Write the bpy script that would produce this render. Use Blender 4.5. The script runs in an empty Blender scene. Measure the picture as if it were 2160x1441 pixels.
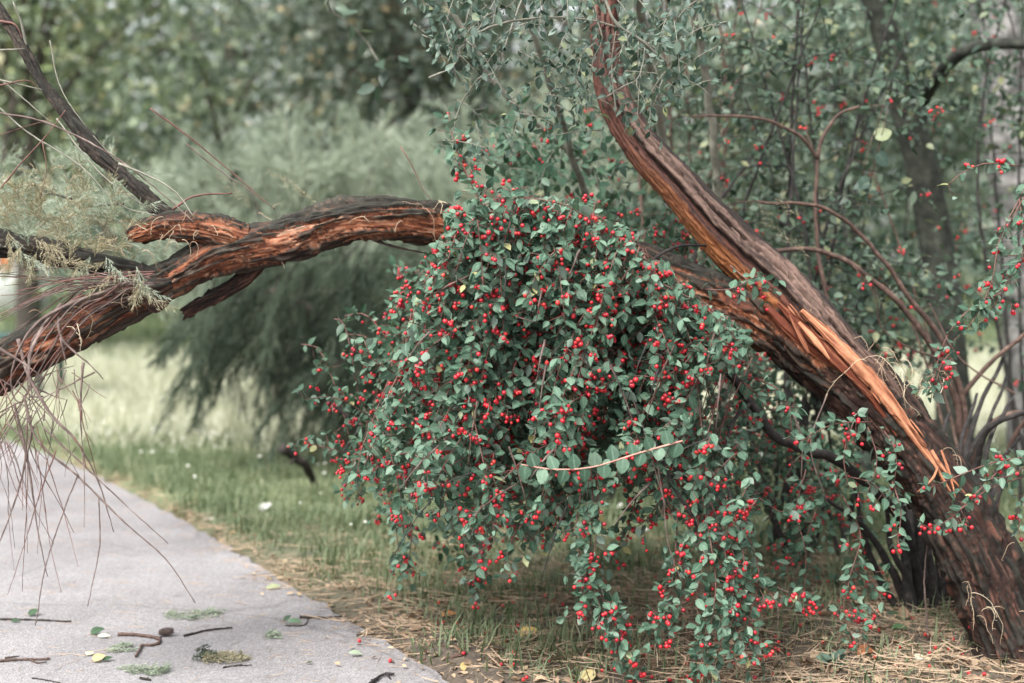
import bpy, math, random
import numpy as np
from mathutils import Matrix, Vector

# ------------------------------------------------------------------ camera, sky, sun, exposure
SC = bpy.context.scene
COL = SC.collection
H, FPX, HOR = 0.92, 3000.0, 560.0            # eye height (m), focal length in photo pixels, horizon row
PITCH = math.atan((720.5 - HOR) / FPX)
cam_d = bpy.data.cameras.new('camera'); cam = bpy.data.objects.new('camera', cam_d); COL.objects.link(cam)
cam.location = (0, 0, H); cam.rotation_euler = (math.pi / 2 - PITCH, 0, 0)
cam_d.sensor_width = 36; cam_d.lens = 50; cam_d.clip_start = 0.05; cam_d.clip_end = 2000
cam_d.dof.use_dof = True; cam_d.dof.focus_distance = 3.14; cam_d.dof.aperture_fstop = 2.2
SC.camera = cam

SUN_EL, SUN_AZ = math.radians(52), math.radians(-35)     # azimuth measured from behind the camera towards the left
world = bpy.data.worlds.new('World'); SC.world = world; world.use_nodes = True
wn = world.node_tree.nodes; wl = world.node_tree.links; wn.clear()
sky = wn.new('ShaderNodeTexSky'); sky.sky_type = 'NISHITA'; sky.sun_disc = False
sky.sun_elevation = SUN_EL; sky.sun_rotation = math.radians(180 + 35); sky.dust_density = 4.0; sky.air_density = 1.0
hsv = wn.new('ShaderNodeHueSaturation'); hsv.inputs['Saturation'].default_value = 0.16
bg = wn.new('ShaderNodeBackground'); bg.inputs['Strength'].default_value = 0.13
wo = wn.new('ShaderNodeOutputWorld')
wl.new(sky.outputs[0], hsv.inputs['Color']); wl.new(hsv.outputs[0], bg.inputs[0]); wl.new(bg.outputs[0], wo.inputs[0])

sun_d = bpy.data.lights.new('sun', 'SUN'); sun = bpy.data.objects.new('sun', sun_d); COL.objects.link(sun)
sun_d.energy = 1.5; sun_d.angle = math.radians(14); sun_d.color = (1.0, 0.96, 0.9)
_sv = Vector((math.cos(SUN_EL) * math.sin(SUN_AZ), -math.cos(SUN_EL) * math.cos(SUN_AZ), math.sin(SUN_EL)))
sun.rotation_euler = _sv.to_track_quat('Z', 'Y').to_euler(); sun.location = (0, 0, 20)
vs = SC.view_settings
vs.view_transform = 'Standard'; vs.look = 'None'; vs.gamma = 1.0; vs.use_curve_mapping = False
vs.exposure = 1.85
SC.cycles.use_denoising = True
SC.cycles.max_bounces = 6; SC.cycles.transparent_max_bounces = 8
SC.cycles.use_adaptive_sampling = False

# ------------------------------------------------------------------ helpers
RNG = np.random.default_rng(7)
cp, sp = math.cos(PITCH), math.sin(PITCH)

def P(px, py, d):
    """point on the ray through a photo pixel, at distance d (world Y)"""
    px = np.asarray(px, float); py = np.asarray(py, float); d = np.asarray(d, float)
    xc = (px - 1080) / FPX; zc = -(py - 720.5) / FPX
    y = cp + sp * zc; z = cp * zc - sp
    k = d / y
    return np.stack([xc * k, d + 0 * xc, H + z * k], -1)

def G(px, py, z=0.0):
    """point on the ground under a photo pixel"""
    xc = (px - 1080) / FPX; zc = -(py - 720.5) / FPX
    y = cp + sp * zc; zz = cp * zc - sp
    k = (z - H) / zz
    return np.array([xc * k, y * k, z])

def proj(V):
    V = np.asarray(V, float); q = V - np.array([0, 0, H])
    y = q[..., 1] * cp - q[..., 2] * sp; z = q[..., 1] * sp + q[..., 2] * cp
    return 1080 + FPX * q[..., 0] / y, 720.5 - FPX * z / y

def nrm(v): return v / np.maximum(np.linalg.norm(v, axis=-1, keepdims=True), 1e-9)
def sstep(a, b, x):
    t = np.clip((x - a) / (b - a), 0, 1); return t * t * (3 - 2 * t)
def lerp(a, b, t): return a + (b - a) * t

_prm = np.random.default_rng(3).permutation(256); _prm = np.concatenate([_prm, _prm, _prm])
_grd = nrm(np.random.default_rng(4).normal(size=(256, 3)))
def pn(p):
    """gradient noise, p (N,3) -> (N,), about -0.6..0.6"""
    p = np.asarray(p, float); i = np.floor(p).astype(int); f = p - i; i &= 255
    u = f * f * f * (f * (f * 6 - 15) + 10); out = 0
    for dx in (0, 1):
        for dy in (0, 1):
            for dz in (0, 1):
                h = _prm[_prm[_prm[i[:, 0] + dx] + i[:, 1] + dy] + i[:, 2] + dz]
                g = _grd[h]; q = f - np.array([dx, dy, dz])
                w = (u[:, 0] if dx else 1 - u[:, 0]) * (u[:, 1] if dy else 1 - u[:, 1]) * (u[:, 2] if dz else 1 - u[:, 2])
                out = out + w * (g * q).sum(-1)
    return out * 1.4
def fbm(p, n=3):
    s = 0; a = 1.0
    for _ in range(n): s = s + a * pn(p); p = p * 2.03 + 7.1; a *= 0.5
    return s

def spline(pts, n=None, step=None):
    """Catmull-Rom through pts (K,D), evenly resampled"""
    p = np.asarray(pts, float)
    if len(p) == 2: p = np.stack([p[0], (p[0] + p[1]) / 2, p[1]])
    q = np.concatenate([[2 * p[0] - p[1]], p, [2 * p[-1] - p[-2]]]); out = []
    t = np.linspace(0, 1, 12, endpoint=False)[:, None]
    for k in range(len(p) - 1):
        a, b, c, d = q[k:k + 4]
        out.append(0.5 * (2 * b + (c - a) * t + (2 * a - 5 * b + 4 * c - d) * t ** 2 + (3 * b - a - 3 * c + d) * t ** 3))
    o = np.concatenate(out + [p[-1:]])
    L = np.concatenate([[0], np.cumsum(np.linalg.norm(np.diff(o[:, :3], axis=0), axis=1))])
    if n is None: n = max(3, int(L[-1] / step) + 1)
    s = np.linspace(0, L[-1], n)
    return np.stack([np.interp(s, L, o[:, j]) for j in range(o.shape[1])], -1)

def mesh_data(name, V, faces, mat, attrs=None, smooth=False):
    me = bpy.data.meshes.new(name); V = np.ascontiguousarray(V, np.float32)
    me.vertices.add(len(V)); me.vertices.foreach_set('co', V.ravel())
    faces = [np.asarray(f, np.int32) for f in faces if len(f)]
    li = np.concatenate([f.ravel() for f in faces]); tot = np.concatenate([np.full(len(f), f.shape[1], np.int32) for f in faces])
    me.loops.add(len(li)); me.loops.foreach_set('vertex_index', li)
    me.polygons.add(len(tot)); me.polygons.foreach_set('loop_start', np.concatenate([[0], np.cumsum(tot)[:-1]]).astype(np.int32))
    if smooth: me.polygons.foreach_set('use_smooth', np.ones(len(tot), bool))
    me.update(calc_edges=True)
    for k, a in (attrs or {}).items():
        a = np.asarray(a, np.float32)
        if a.ndim == 2:
            at = me.attributes.new(k, 'FLOAT_COLOR', 'POINT')
            c = np.ones((len(V), 4), np.float32); c[:, :3] = a; at.data.foreach_set('color', c.ravel())
        else:
            at = me.attributes.new(k, 'FLOAT', 'POINT'); at.data.foreach_set('value', a)
    if mat: me.materials.append(mat)
    return me

def link(name, me, parent=None):
    o = bpy.data.objects.new(name, me); COL.objects.link(o)
    if parent is not None: o.parent = parent
    return o

def build(name, V, faces, mat, parent=None, attrs=None, smooth=False, stuff=False):
    if parent is not None: V = V - np.array(parent.location)
    o = link(name, mesh_data(name, V, faces, mat, attrs, smooth), parent)
    if stuff: o['kind'] = 'stuff'
    return o

def tag(o, label, cat, group=None):
    o['label'] = label; o['category'] = cat
    if group: o['group'] = group
    return o
def thing(name, loc, label, cat, group=None):
    o = bpy.data.objects.new(name, None); COL.objects.link(o); o.location = [float(x) for x in loc]; o.empty_display_size = 0.1
    return tag(o, label, cat, group)

class MB:
    """gathers pieces that belong to one mesh"""
    def __init__(s): s.V = []; s.F = {}; s.n = 0; s.A = {}
    def add(s, V, faces, **attrs):
        for f in faces:
            if len(f): s.F.setdefault(np.asarray(f).shape[1], []).append(np.asarray(f) + s.n)
        s.V.append(V); s.n += len(V)
        for k, a in attrs.items(): s.A.setdefault(k, []).append(a)
    def build(s, name, mat, parent=None, smooth=False, stuff=False):
        return build(name, np.concatenate(s.V), [np.concatenate(f) for f in s.F.values()], mat, parent,
                     {k: np.concatenate(a) for k, a in s.A.items()}, smooth, stuff)

def frames(C):
    T = nrm(np.gradient(C, axis=0)); N = np.zeros_like(T)
    a = np.array([0, 0, 1.0]) if abs(T[0, 2]) < 0.9 else np.array([0, 1.0, 0])
    n = nrm(np.cross(T[0], a)); N[0] = n
    for k in range(1, len(T)):
        n = n - T[k] * n.dot(T[k]); n = n / max(np.linalg.norm(n), 1e-9); N[k] = n
    return T, N, np.cross(T, N)

def ring_faces(n, m, closed=True):
    i = np.arange(n - 1)[:, None]; j = np.arange(m)[None, :]
    if not closed: j = np.arange(m - 1)[None, :]
    j2 = (j + 1) % m
    return np.stack([i * m + j, i * m + j2, (i + 1) * m + j2, (i + 1) * m + j], -1).reshape(-1, 4)

def tube(C, R, m=5):
    """plain tapered tube"""
    n = len(C); R = np.broadcast_to(np.asarray(R, float), (n,)); T, N, B = frames(C)
    u = np.linspace(0, 2 * np.pi, m, endpoint=False)
    V = (C[:, None] + R[:, None, None] * (np.cos(u)[None, :, None] * N[:, None] + np.sin(u)[None, :, None] * B[:, None])).reshape(-1, 3)
    V = np.concatenate([V, C[:1], C[-1:]]); F = ring_faces(n, m); k = np.arange(m)
    cap = np.concatenate([np.stack([np.full(m, n * m), (k + 1) % m, k], -1), np.stack([np.full(m, n * m + 1), (n - 1) * m + k, (n - 1) * m + (k + 1) % m], -1)])
    return V, [F, cap]

def rough_tube(C, R, m, step_amp, k=1 / 0.014, low=0.10, seed=0.0):
    """tube with gnarly relief; returns verts, faces, plate mask, radial dirs"""
    n = len(C); T, N, B = frames(C)
    s = np.concatenate([[0], np.cumsum(np.linalg.norm(np.diff(C, axis=0), axis=1))])
    u = np.linspace(0, 2 * np.pi, m, endpoint=False)
    D = (np.cos(u)[None, :, None] * N[:, None] + np.sin(u)[None, :, None] * B[:, None])
    Rm = float(np.mean(R))
    cu = np.broadcast_to(np.cos(u)[None], (n, m)).ravel(); su = np.broadcast_to(np.sin(u)[None], (n, m)).ravel(); ss = np.repeat(s, m)
    lowf = fbm(np.stack([cu * 1.1 + seed, su * 1.1, ss * 7], -1), 2)
    q = np.stack([cu * Rm * k + seed * 3, su * Rm * k, ss * k * 0.11], -1)
    w = np.stack([pn(q * 0.5 + 11), pn(q * 0.5 + 23), pn(q * 0.5 + 37)], -1)
    q = q + w * np.array([1.3, 1.3, 0.6])
    pm = fbm(q, 3); fine = fbm(q * np.array([3.0, 3.0, 2.2]) + 5, 2)
    return s, D, lowf, pm, fine

def leaf_template(kind):
    if kind == 'oval':
        t = np.array([0.10, 0.32, 0.58, 0.84]); w = np.array([0.135, 0.275, 0.27, 0.115]); curl = 0.10; fold = 0.08
    elif kind == 'round':
        t = np.array([0.06, 0.28, 0.58, 0.86]); w = np.array([0.24, 0.43, 0.41, 0.20]); curl = 0.10; fold = 0.05
    else:
        t = np.array([0.12, 0.35, 0.62, 0.85]); w = np.array([0.13, 0.25, 0.24, 0.11]); curl = 0.22; fold = 0.12
    mid = np.stack([0 * t, t, -curl * t ** 2], -1)
    L = np.stack([-w, t, -curl * t ** 2 + fold * w / 0.33], -1); R = np.stack([w, t, -curl * t ** 2 + fold * w / 0.33], -1)
    V = np.concatenate([[[0, 0, 0]], mid, L, R, [[0, 1, -curl]]])
    F4, F3 = [], []
    F3 += [[0, 1, 5], [0, 9, 1]]
    for k in range(3):
        F4 += [[1 + k, 2 + k, 6 + k, 5 + k], [1 + k, 9 + k, 10 + k, 2 + k]]
    F3 += [[4, 13, 8], [4, 12, 13]]
    m = np.concatenate([[0], np.zeros(4), np.ones(4), np.ones(4), [0.5]])
    return V, [np.array(F4), np.array(F3)], m

LEAF = {k: leaf_template(k) for k in ('oval', 'round', 'narrow')}

def sphere_template(nu=6, nv=5):
    V = [[0, 0, 1]]
    for i in range(1, nv):
        a = math.pi * i / nv
        V += [[math.sin(a) * math.cos(2 * math.pi * j / nu), math.sin(a) * math.sin(2 * math.pi * j / nu), math.cos(a)] for j in range(nu)]
    V += [[0, 0, -1]]; V = np.array(V); F4 = []; F3 = []
    for j in range(nu): F3.append([0, 1 + j, 1 + (j + 1) % nu])
    for i in range(nv - 2):
        for j in range(nu):
            a = 1 + i * nu; F4.append([a + j, a + nu + j, a + nu + (j + 1) % nu, a + (j + 1) % nu])
    a = 1 + (nv - 2) * nu
    for j in range(nu): F3.append([a + j, len(V) - 1, a + (j + 1) % nu])
    return V, [np.array(F4), np.array(F3)]

def stamp(tv, tf, pos, X, Y, Z):
    """copies of a template at pos with axes X,Y,Z (scaled)"""
    n, k = len(pos), len(tv)
    V = pos[:, None] + tv[None, :, 0:1] * X[:, None] + tv[None, :, 1:2] * Y[:, None] + tv[None, :, 2:3] * Z[:, None]
    off = (np.arange(n) * k)[:, None, None]
    return V.reshape(-1, 3), [(f[None] + off).reshape(-1, f.shape[1]) for f in tf]

def ortho(Y, Nrm):
    Y = nrm(Y); Z = nrm(Nrm - Y * (Nrm * Y).sum(-1, keepdims=True)); return np.cross(Y, Z), Y, Z

# ------------------------------------------------------------------ materials
def newmat(name):
    m = bpy.data.materials.new(name); m.use_nodes = True; nt = m.node_tree; nt.nodes.clear()
    out = nt.nodes.new('ShaderNodeOutputMaterial'); return m, nt, out
def node(nt, typ, **kw):
    n = nt.nodes.new(typ)
    for k, v in kw.items():
        if k.startswith('i_'): n.inputs[k[2:].replace('_', ' ')].default_value = v
        else: setattr(n, k, v)
    return n
def ramp(nt, fac, stops, interp='LINEAR'):
    r = nt.nodes.new('ShaderNodeValToRGB'); r.color_ramp.interpolation = interp
    e = r.color_ramp.elements
    while len(e) < len(stops): e.new(0.5)
    for el, (p, c) in zip(e, stops): el.position = p; el.color = (*c, 1)
    nt.links.new(fac, r.inputs[0]); return r.outputs[0]
def noise(nt, scale, detail=3, rough=0.55, vec=None):
    n = node(nt, 'ShaderNodeTexNoise', i_Scale=scale, i_Detail=detail, i_Roughness=rough)
    if vec is not None: nt.links.new(vec, n.inputs['Vector'])
    return n.outputs['Fac']
def mixc(nt, a, b, fac, mode='MIX'):
    m = nt.nodes.new('ShaderNodeMix'); m.data_type = 'RGBA'; m.blend_type = mode
    for sock, v in ((m.inputs['Factor'], fac), (m.inputs['A'], a), (m.inputs['B'], b)):
        pass
    fs, as_, bs = m.inputs[0], m.inputs[6], m.inputs[7]
    for s, v in ((fs, fac), (as_, a), (bs, b)):
        if hasattr(v, 'is_linked'): nt.links.new(v, s)
        else: s.default_value = v if not isinstance(v, tuple) else (*v, 1)
    return m.outputs[2]
def objpos(nt): return nt.nodes.new('ShaderNodeNewGeometry').outputs['Position']

def leaf_mat(name, stops, back, rough=0.5, trans=0.3, vein=0.25, spec=0.35):
    m, nt, out = newmat(name)
    at = node(nt, 'ShaderNodeAttribute', attribute_name='rnd'); mid = node(nt, 'ShaderNodeAttribute', attribute_name='mid')
    c = ramp(nt, at.outputs['Fac'], stops)
    nz = noise(nt, 90, 2, vec=objpos(nt)); c = mixc(nt, c, ramp(nt, nz, [(0.3, (0.75,) * 3), (0.7, (1.2,) * 3)]), 0.6, 'MULTIPLY')
    if vein:
        vm = ramp(nt, mid.outputs['Fac'], [(0.0, (vein,) * 3), (0.22, (0.0,) * 3)]); 
        c = mixc(nt, c, tuple(min(1, x * 2.2 + 0.03) for x in stops[len(stops) // 2][1]), vm)
    g = nt.nodes.new('ShaderNodeNewGeometry')
    c2 = mixc(nt, c, back, g.outputs['Backfacing'])
    b = node(nt, 'ShaderNodeBsdfPrincipled', i_Roughness=rough); b.inputs['Specular IOR Level'].default_value = spec
    nt.links.new(c2, b.inputs['Base Color'])
    tr = nt.nodes.new('ShaderNodeBsdfTranslucent'); tc = mixc(nt, c, (0.92, 1.0, 0.66), 0.9, 'MULTIPLY'); nt.links.new(tc, tr.inputs[0])
    mx = node(nt, 'ShaderNodeMixShader'); mx.inputs[0].default_value = trans
    nt.links.new(b.outputs[0], mx.inputs[1]); nt.links.new(tr.outputs[0], mx.inputs[2]); nt.links.new(mx.outputs[0], out.inputs[0])
    return m

def col_mat(name, rough=0.85, var=0.5, scale=60, bump=0.0, bscale=300, stretch=None):
    """base colour from the mesh's own colour attribute, broken up by noise"""
    m, nt, out = newmat(name)
    at = node(nt, 'ShaderNodeAttribute', attribute_name='Col')
    nz = noise(nt, scale, 4, vec=objpos(nt))
    c = mixc(nt, at.outputs['Color'], ramp(nt, nz, [(0.3, (0.55,) * 3), (0.7, (1.4,) * 3)]), var, 'MULTIPLY')
    b = node(nt, 'ShaderNodeBsdfPrincipled', i_Roughness=rough); b.inputs['Specular IOR Level'].default_value = 0.25
    nt.links.new(c, b.inputs['Base Color'])
    if bump:
        bp = node(nt, 'ShaderNodeBump', i_Strength=bump, i_Distance=0.002)
        nt.links.new(noise(nt, bscale, 3, vec=objpos(nt)), bp.inputs['Height']); nt.links.new(bp.outputs[0], b.inputs['Normal'])
    nt.links.new(b.outputs[0], out.inputs[0]); return m

def plain_mat(name, stops, rough=0.8, scale=25, bump=0.0, bscale=200, spec=0.3, detail=4):
    m, nt, out = newmat(name)
    c = ramp(nt, noise(nt, scale, detail, vec=objpos(nt)), stops)
    b = node(nt, 'ShaderNodeBsdfPrincipled', i_Roughness=rough); b.inputs['Specular IOR Level'].default_value = spec
    nt.links.new(c, b.inputs['Base Color'])
    if bump:
        bp = node(nt, 'ShaderNodeBump', i_Strength=bump, i_Distance=0.004)
        nt.links.new(noise(nt, bscale, 4, vec=objpos(nt)), bp.inputs['Height']); nt.links.new(bp.outputs[0], b.inputs['Normal'])
    nt.links.new(b.outputs[0], out.inputs[0]); return m

M = {}
M['coton'] = leaf_mat('cotoneaster_leaf', [(0, (0.026, 0.058, 0.037)), (0.4, (0.062, 0.12, 0.079)), (0.85, (0.104, 0.175, 0.122)), (0.98, (0.145, 0.215, 0.155)), (1, (0.30, 0.27, 0.11))], (0.15, 0.205, 0.165), trans=0.2, rough=0.55, spec=0.28)
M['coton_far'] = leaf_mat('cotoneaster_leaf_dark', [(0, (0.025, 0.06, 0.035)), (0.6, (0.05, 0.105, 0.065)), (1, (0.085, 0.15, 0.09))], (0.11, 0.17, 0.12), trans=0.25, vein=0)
M['honey'] = leaf_mat('narrow_leaf', [(0, (0.02, 0.042, 0.03)), (0.5, (0.045, 0.08, 0.06)), (0.93, (0.10, 0.15, 0.115)), (1, (0.26, 0.27, 0.12))], (0.13, 0.18, 0.14), trans=0.25, vein=0.15)
M['shrub'] = leaf_mat('background_shrub_leaf', [(0, (0.018, 0.036, 0.024)), (0.5, (0.042, 0.074, 0.049)), (0.88, (0.085, 0.13, 0.086)), (1, (0.22, 0.23, 0.12))], (0.12, 0.16, 0.118), trans=0.28, vein=0)  # stops lowered so these leaves look backlit; that shade is in the colour
M['tree_y'] = leaf_mat('yellowing_tree_leaf', [(0, (0.042, 0.07, 0.046)), (0.35, (0.17, 0.22, 0.145)), (0.7, (0.37, 0.42, 0.275)), (0.93, (0.56, 0.55, 0.36)), (1, (0.66, 0.6, 0.36))], (0.28, 0.335, 0.23), trans=0.4, vein=0)
M['tree_g'] = leaf_mat('grey_green_tree_leaf', [(0, (0.03, 0.05, 0.036)), (0.4, (0.10, 0.145, 0.11)), (0.78, (0.24, 0.30, 0.235)), (0.95, (0.40, 0.43, 0.35)), (1, (0.5, 0.42, 0.27))], (0.25, 0.285, 0.215), trans=0.35, vein=0)
M['tree_d'] = leaf_mat('dark_tree_leaf', [(0, (0.025, 0.042, 0.03)), (0.5, (0.06, 0.08, 0.06)), (0.9, (0.15, 0.17, 0.125)), (1, (0.4, 0.32, 0.18))], (0.10, 0.125, 0.09), trans=0.25, vein=0)
M['feather'] = leaf_mat('feathery_needle', [(0, (0.12, 0.16, 0.12)), (0.5, (0.27, 0.32, 0.25)), (1, (0.47, 0.5, 0.42))], (0.33, 0.37, 0.3), trans=0.35, vein=0, rough=0.7, spec=0.1)
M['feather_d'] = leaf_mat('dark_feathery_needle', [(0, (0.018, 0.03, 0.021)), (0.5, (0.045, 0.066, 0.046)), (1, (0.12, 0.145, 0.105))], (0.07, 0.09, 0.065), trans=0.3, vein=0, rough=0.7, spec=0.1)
M['dryfeather'] = leaf_mat('dry_feathery_needle', [(0, (0.13, 0.14, 0.095)), (0.5, (0.27, 0.245, 0.17)), (1, (0.46, 0.39, 0.28))], (0.33, 0.3, 0.21), trans=0.3, vein=0, rough=0.8, spec=0.1)
M['grass'] = leaf_mat('grass_blade', [(0, (0.05, 0.082, 0.04)), (0.45, (0.105, 0.148, 0.075)), (0.8, (0.2, 0.235, 0.135)), (1, (0.43, 0.41, 0.29))], (0.15, 0.185, 0.105), trans=0.35, vein=0, rough=0.6)
M['meadow'] = leaf_mat('meadow_blade', [(0, (0.2, 0.215, 0.15)), (0.3, (0.40, 0.40, 0.295)), (0.7, (0.58, 0.57, 0.46)), (1, (0.72, 0.7, 0.6))], (0.46, 0.46, 0.36), trans=0.35, vein=0, rough=0.7)
M['straw'] = leaf_mat('straw', [(0, (0.11, 0.07, 0.048)), (0.4, (0.26, 0.18, 0.12)), (0.8, (0.45, 0.35, 0.24)), (1, (0.6, 0.52, 0.39))], (0.3, 0.22, 0.15), trans=0.1, vein=0, rough=0.8)
M['litter'] = leaf_mat('dead_leaf', [(0, (0.06, 0.036, 0.027)), (0.4, (0.17, 0.11, 0.073)), (0.75, (0.33, 0.24, 0.16)), (0.9, (0.46, 0.37, 0.24)), (0.96, (0.42, 0.27, 0.11)), (1, (0.28, 0.33, 0.22))], (0.3, 0.2, 0.13), trans=0.15, vein=0.1, rough=0.75)
M['bark'] = col_mat('fallen_tree_bark', 0.85, 0.55, 180, 0.5, 700)
M['wood'] = col_mat('torn_wood', 0.7, 0.35, 120, 0.3, 500)
M['twig'] = plain_mat('twig_bark', [(0.3, (0.06, 0.042, 0.036)), (0.55, (0.125, 0.09, 0.08)), (0.75, (0.22, 0.175, 0.155))], 0.8, 40)
M['redtwig'] = plain_mat('reddish_twig', [(0.3, (0.07, 0.032, 0.026)), (0.7, (0.16, 0.08, 0.065))], 0.7, 40)
M['greytwig'] = plain_mat('grey_green_twig', [(0.3, (0.10, 0.10, 0.08)), (0.7, (0.22, 0.21, 0.17))], 0.7, 40)
M['stem'] = plain_mat('dark_stem_bark', [(0.3, (0.012, 0.011, 0.011)), (0.55, (0.026, 0.023, 0.022)), (0.75, (0.06, 0.053, 0.048))], 0.85, 60, 0.6, 250)
M['brownstem'] = plain_mat('brown_stem_bark', [(0.3, (0.032, 0.02, 0.016)), (0.55, (0.082, 0.05, 0.039)), (0.75, (0.15, 0.10, 0.08))], 0.8, 50, 0.4, 250)
M['trunk'] = plain_mat('grey_green_trunk_bark', [(0.3, (0.008, 0.009, 0.0075)), (0.5, (0.024, 0.027, 0.021)), (0.7, (0.052, 0.055, 0.043))], 0.9, 25, 1.0, 60)
M['fartrunk'] = plain_mat('far_trunk_bark', [(0.3, (0.04, 0.035, 0.03)), (0.7, (0.10, 0.085, 0.07))], 0.9, 6)
M['birch'] = plain_mat('pale_trunk_bark', [(0.35, (0.05, 0.048, 0.045)), (0.5, (0.13, 0.125, 0.12)), (0.66, (0.26, 0.25, 0.24))], 0.8, 14, 0.4, 40)
M['darkwood'] = plain_mat('dark_dead_wood', [(0.3, (0.012, 0.010, 0.009)), (0.6, (0.03, 0.024, 0.02)), (0.8, (0.09, 0.068, 0.055))], 0.85, 70, 0.6, 300)
M['cone'] = plain_mat('cone_scale', [(0.3, (0.03, 0.022, 0.02)), (0.7, (0.11, 0.08, 0.07))], 0.8, 120)

def berry_mat():
    m, nt, out = newmat('red_berry')
    at = node(nt, 'ShaderNodeAttribute', attribute_name='rnd')
    c = ramp(nt, at.outputs['Fac'], [(0, (0.16, 0.004, 0.014)), (0.3, (0.38, 0.009, 0.02)), (0.85, (0.48, 0.014, 0.022)), (1, (0.52, 0.045, 0.03))])
    b = node(nt, 'ShaderNodeBsdfPrincipled', i_Roughness=0.32); b.inputs['Specular IOR Level'].default_value = 0.5
    nt.links.new(c, b.inputs['Base Color']); nt.links.new(b.outputs[0], out.inputs[0]); return m
M['berry'] = berry_mat()

def node_color(nt, pos):
    n = node(nt, 'ShaderNodeTexNoise', i_Scale=4.0, i_Detail=4.0); nt.links.new(pos, n.inputs['Vector']); return n.outputs['Color']
def asphalt_mat():
    m, nt, out = newmat('asphalt'); pos = objpos(nt)
    v = node(nt, 'ShaderNodeTexVoronoi', i_Scale=170.0); nt.links.new(pos, v.inputs['Vector'])
    base = ramp(nt, noise(nt, 2.2, 6, 0.6, pos), [(0.3, (0.168, 0.16, 0.164)), (0.7, (0.238, 0.228, 0.232))])
    grain = ramp(nt, v.outputs['Color'], [(0.0, (0.55,) * 3), (0.5, (1.0,) * 3), (1.0, (1.5,) * 3)])
    c = mixc(nt, base, grain, 0.65, 'MULTIPLY')
    c = mixc(nt, c, ramp(nt, noise(nt, 0.9, 5, 0.65, pos), [(0.35, (0.72, 0.70, 0.70)), (0.55, (1.0,) * 3), (0.75, (1.1,) * 3)]), 0.9, 'MULTIPLY')
    vc = node(nt, 'ShaderNodeTexVoronoi', i_Scale=1.1); vc.feature = 'DISTANCE_TO_EDGE'
    wv = mixc(nt, pos, node_color(nt, pos), 0.12); nt.links.new(wv, vc.inputs['Vector'])
    c = mixc(nt, c, ramp(nt, vc.outputs['Distance'], [(0.0, (0.45, 0.43, 0.42)), (0.006, (1.0,) * 3)]), 0.55, 'MULTIPLY')
    c = mixc(nt, c, ramp(nt, noise(nt, 320, 2, 0.6, pos), [(0.35, (0.6,) * 3), (0.65, (1.3,) * 3)]), 0.6, 'MULTIPLY')
    b = node(nt, 'ShaderNodeBsdfPrincipled', i_Roughness=0.85); nt.links.new(c, b.inputs['Base Color'])
    bp = node(nt, 'ShaderNodeBump', i_Strength=0.6, i_Distance=0.003); nt.links.new(v.outputs['Distance'], bp.inputs['Height'])
    nt.links.new(bp.outputs[0], b.inputs['Normal']); nt.links.new(b.outputs[0], out.inputs[0]); return m
M['asphalt'] = asphalt_mat()

def ground_mat():
    m, nt, out = newmat('ground_soil'); pos = objpos(nt)
    soil = ramp(nt, noise(nt, 30, 6, 0.65, pos), [(0.3, (0.035, 0.027, 0.021)), (0.6, (0.10, 0.078, 0.058)), (0.8, (0.2, 0.16, 0.12))])
    green = ramp(nt, noise(nt, 12, 6, 0.65, pos), [(0.3, (0.06, 0.085, 0.04)), (0.7, (0.15, 0.17, 0.085))])
    sx = nt.nodes.new('ShaderNodeSeparateXYZ'); nt.links.new(pos, sx.inputs[0])
    f = ramp(nt, node_math(nt, 'ADD', sx.outputs['Y'], noise(nt, 1.5, 4, 0.6, pos), 3.9, 6.0), [(0, (0, 0, 0)), (1, (1, 1, 1))])
    c = mixc(nt, soil, green, f)
    b = node(nt, 'ShaderNodeBsdfPrincipled', i_Roughness=0.95); nt.links.new(c, b.inputs['Base Color'])
    bp = node(nt, 'ShaderNodeBump', i_Strength=0.8, i_Distance=0.01); nt.links.new(noise(nt, 80, 5, 0.6, pos), bp.inputs['Height'])
    nt.links.new(bp.outputs[0], b.inputs['Normal']); nt.links.new(b.outputs[0], out.inputs[0]); return m
def node_math(nt, op, a, b, lo, hi):
    n = nt.nodes.new('ShaderNodeMath'); n.operation = op; nt.links.new(a, n.inputs[0]); nt.links.new(b, n.inputs[1])
    r = nt.nodes.new('ShaderNodeMapRange'); r.inputs['From Min'].default_value = lo; r.inputs['From Max'].default_value = hi
    nt.links.new(n.outputs[0], r.inputs[0]); return r.outputs[0]
M['ground'] = ground_mat()

# ------------------------------------------------------------------ ground and path
EDGE = spline(np.array([(2.6, -2.0), (0.97, 1.0), (-0.157, 3.13), (-0.65, 4.06), (-1.2, 5.1), (-2.02, 6.5), (-2.8, 7.6), (-4.4, 9.6), (-7.5, 12.5), (-14, 17), (-30, 26)]) @ np.array([[1, 0, 0], [0, 1, 0]]), step=0.04)
_ew = 0.028 * fbm(np.stack([np.arange(len(EDGE)) * 0.35, np.zeros(len(EDGE)), np.zeros(len(EDGE))], -1), 3)
_et = nrm(np.gradient(EDGE, axis=0)); _en = np.stack([_et[:, 1], -_et[:, 0], 0 * _et[:, 0]], -1)   # points to the verge side
EDGE = EDGE + _en * _ew[:, None]

def verge(x, y):
    """signed distance into the verge (positive right of the path edge)"""
    xe = np.interp(y, EDGE[:, 1], EDGE[:, 0]); return (x - xe) * 0.88

def ground_z(x, y):
    x = np.asarray(x, float); y = np.asarray(y, float)
    v = verge(x, y)
    z = 0.012 * pn(np.stack([x * 1.7, y * 1.7, 0 * x + 3], -1).reshape(-1, 3)).reshape(x.shape) + 0.01
    inside = sstep(-0.02, 0.12, v)
    left = sstep(-2.75, -2.6, v)           # path bed lies between -2.65 and 0
    return np.where(v < -2.68, z, lerp(-0.02, z, inside)) 

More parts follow.
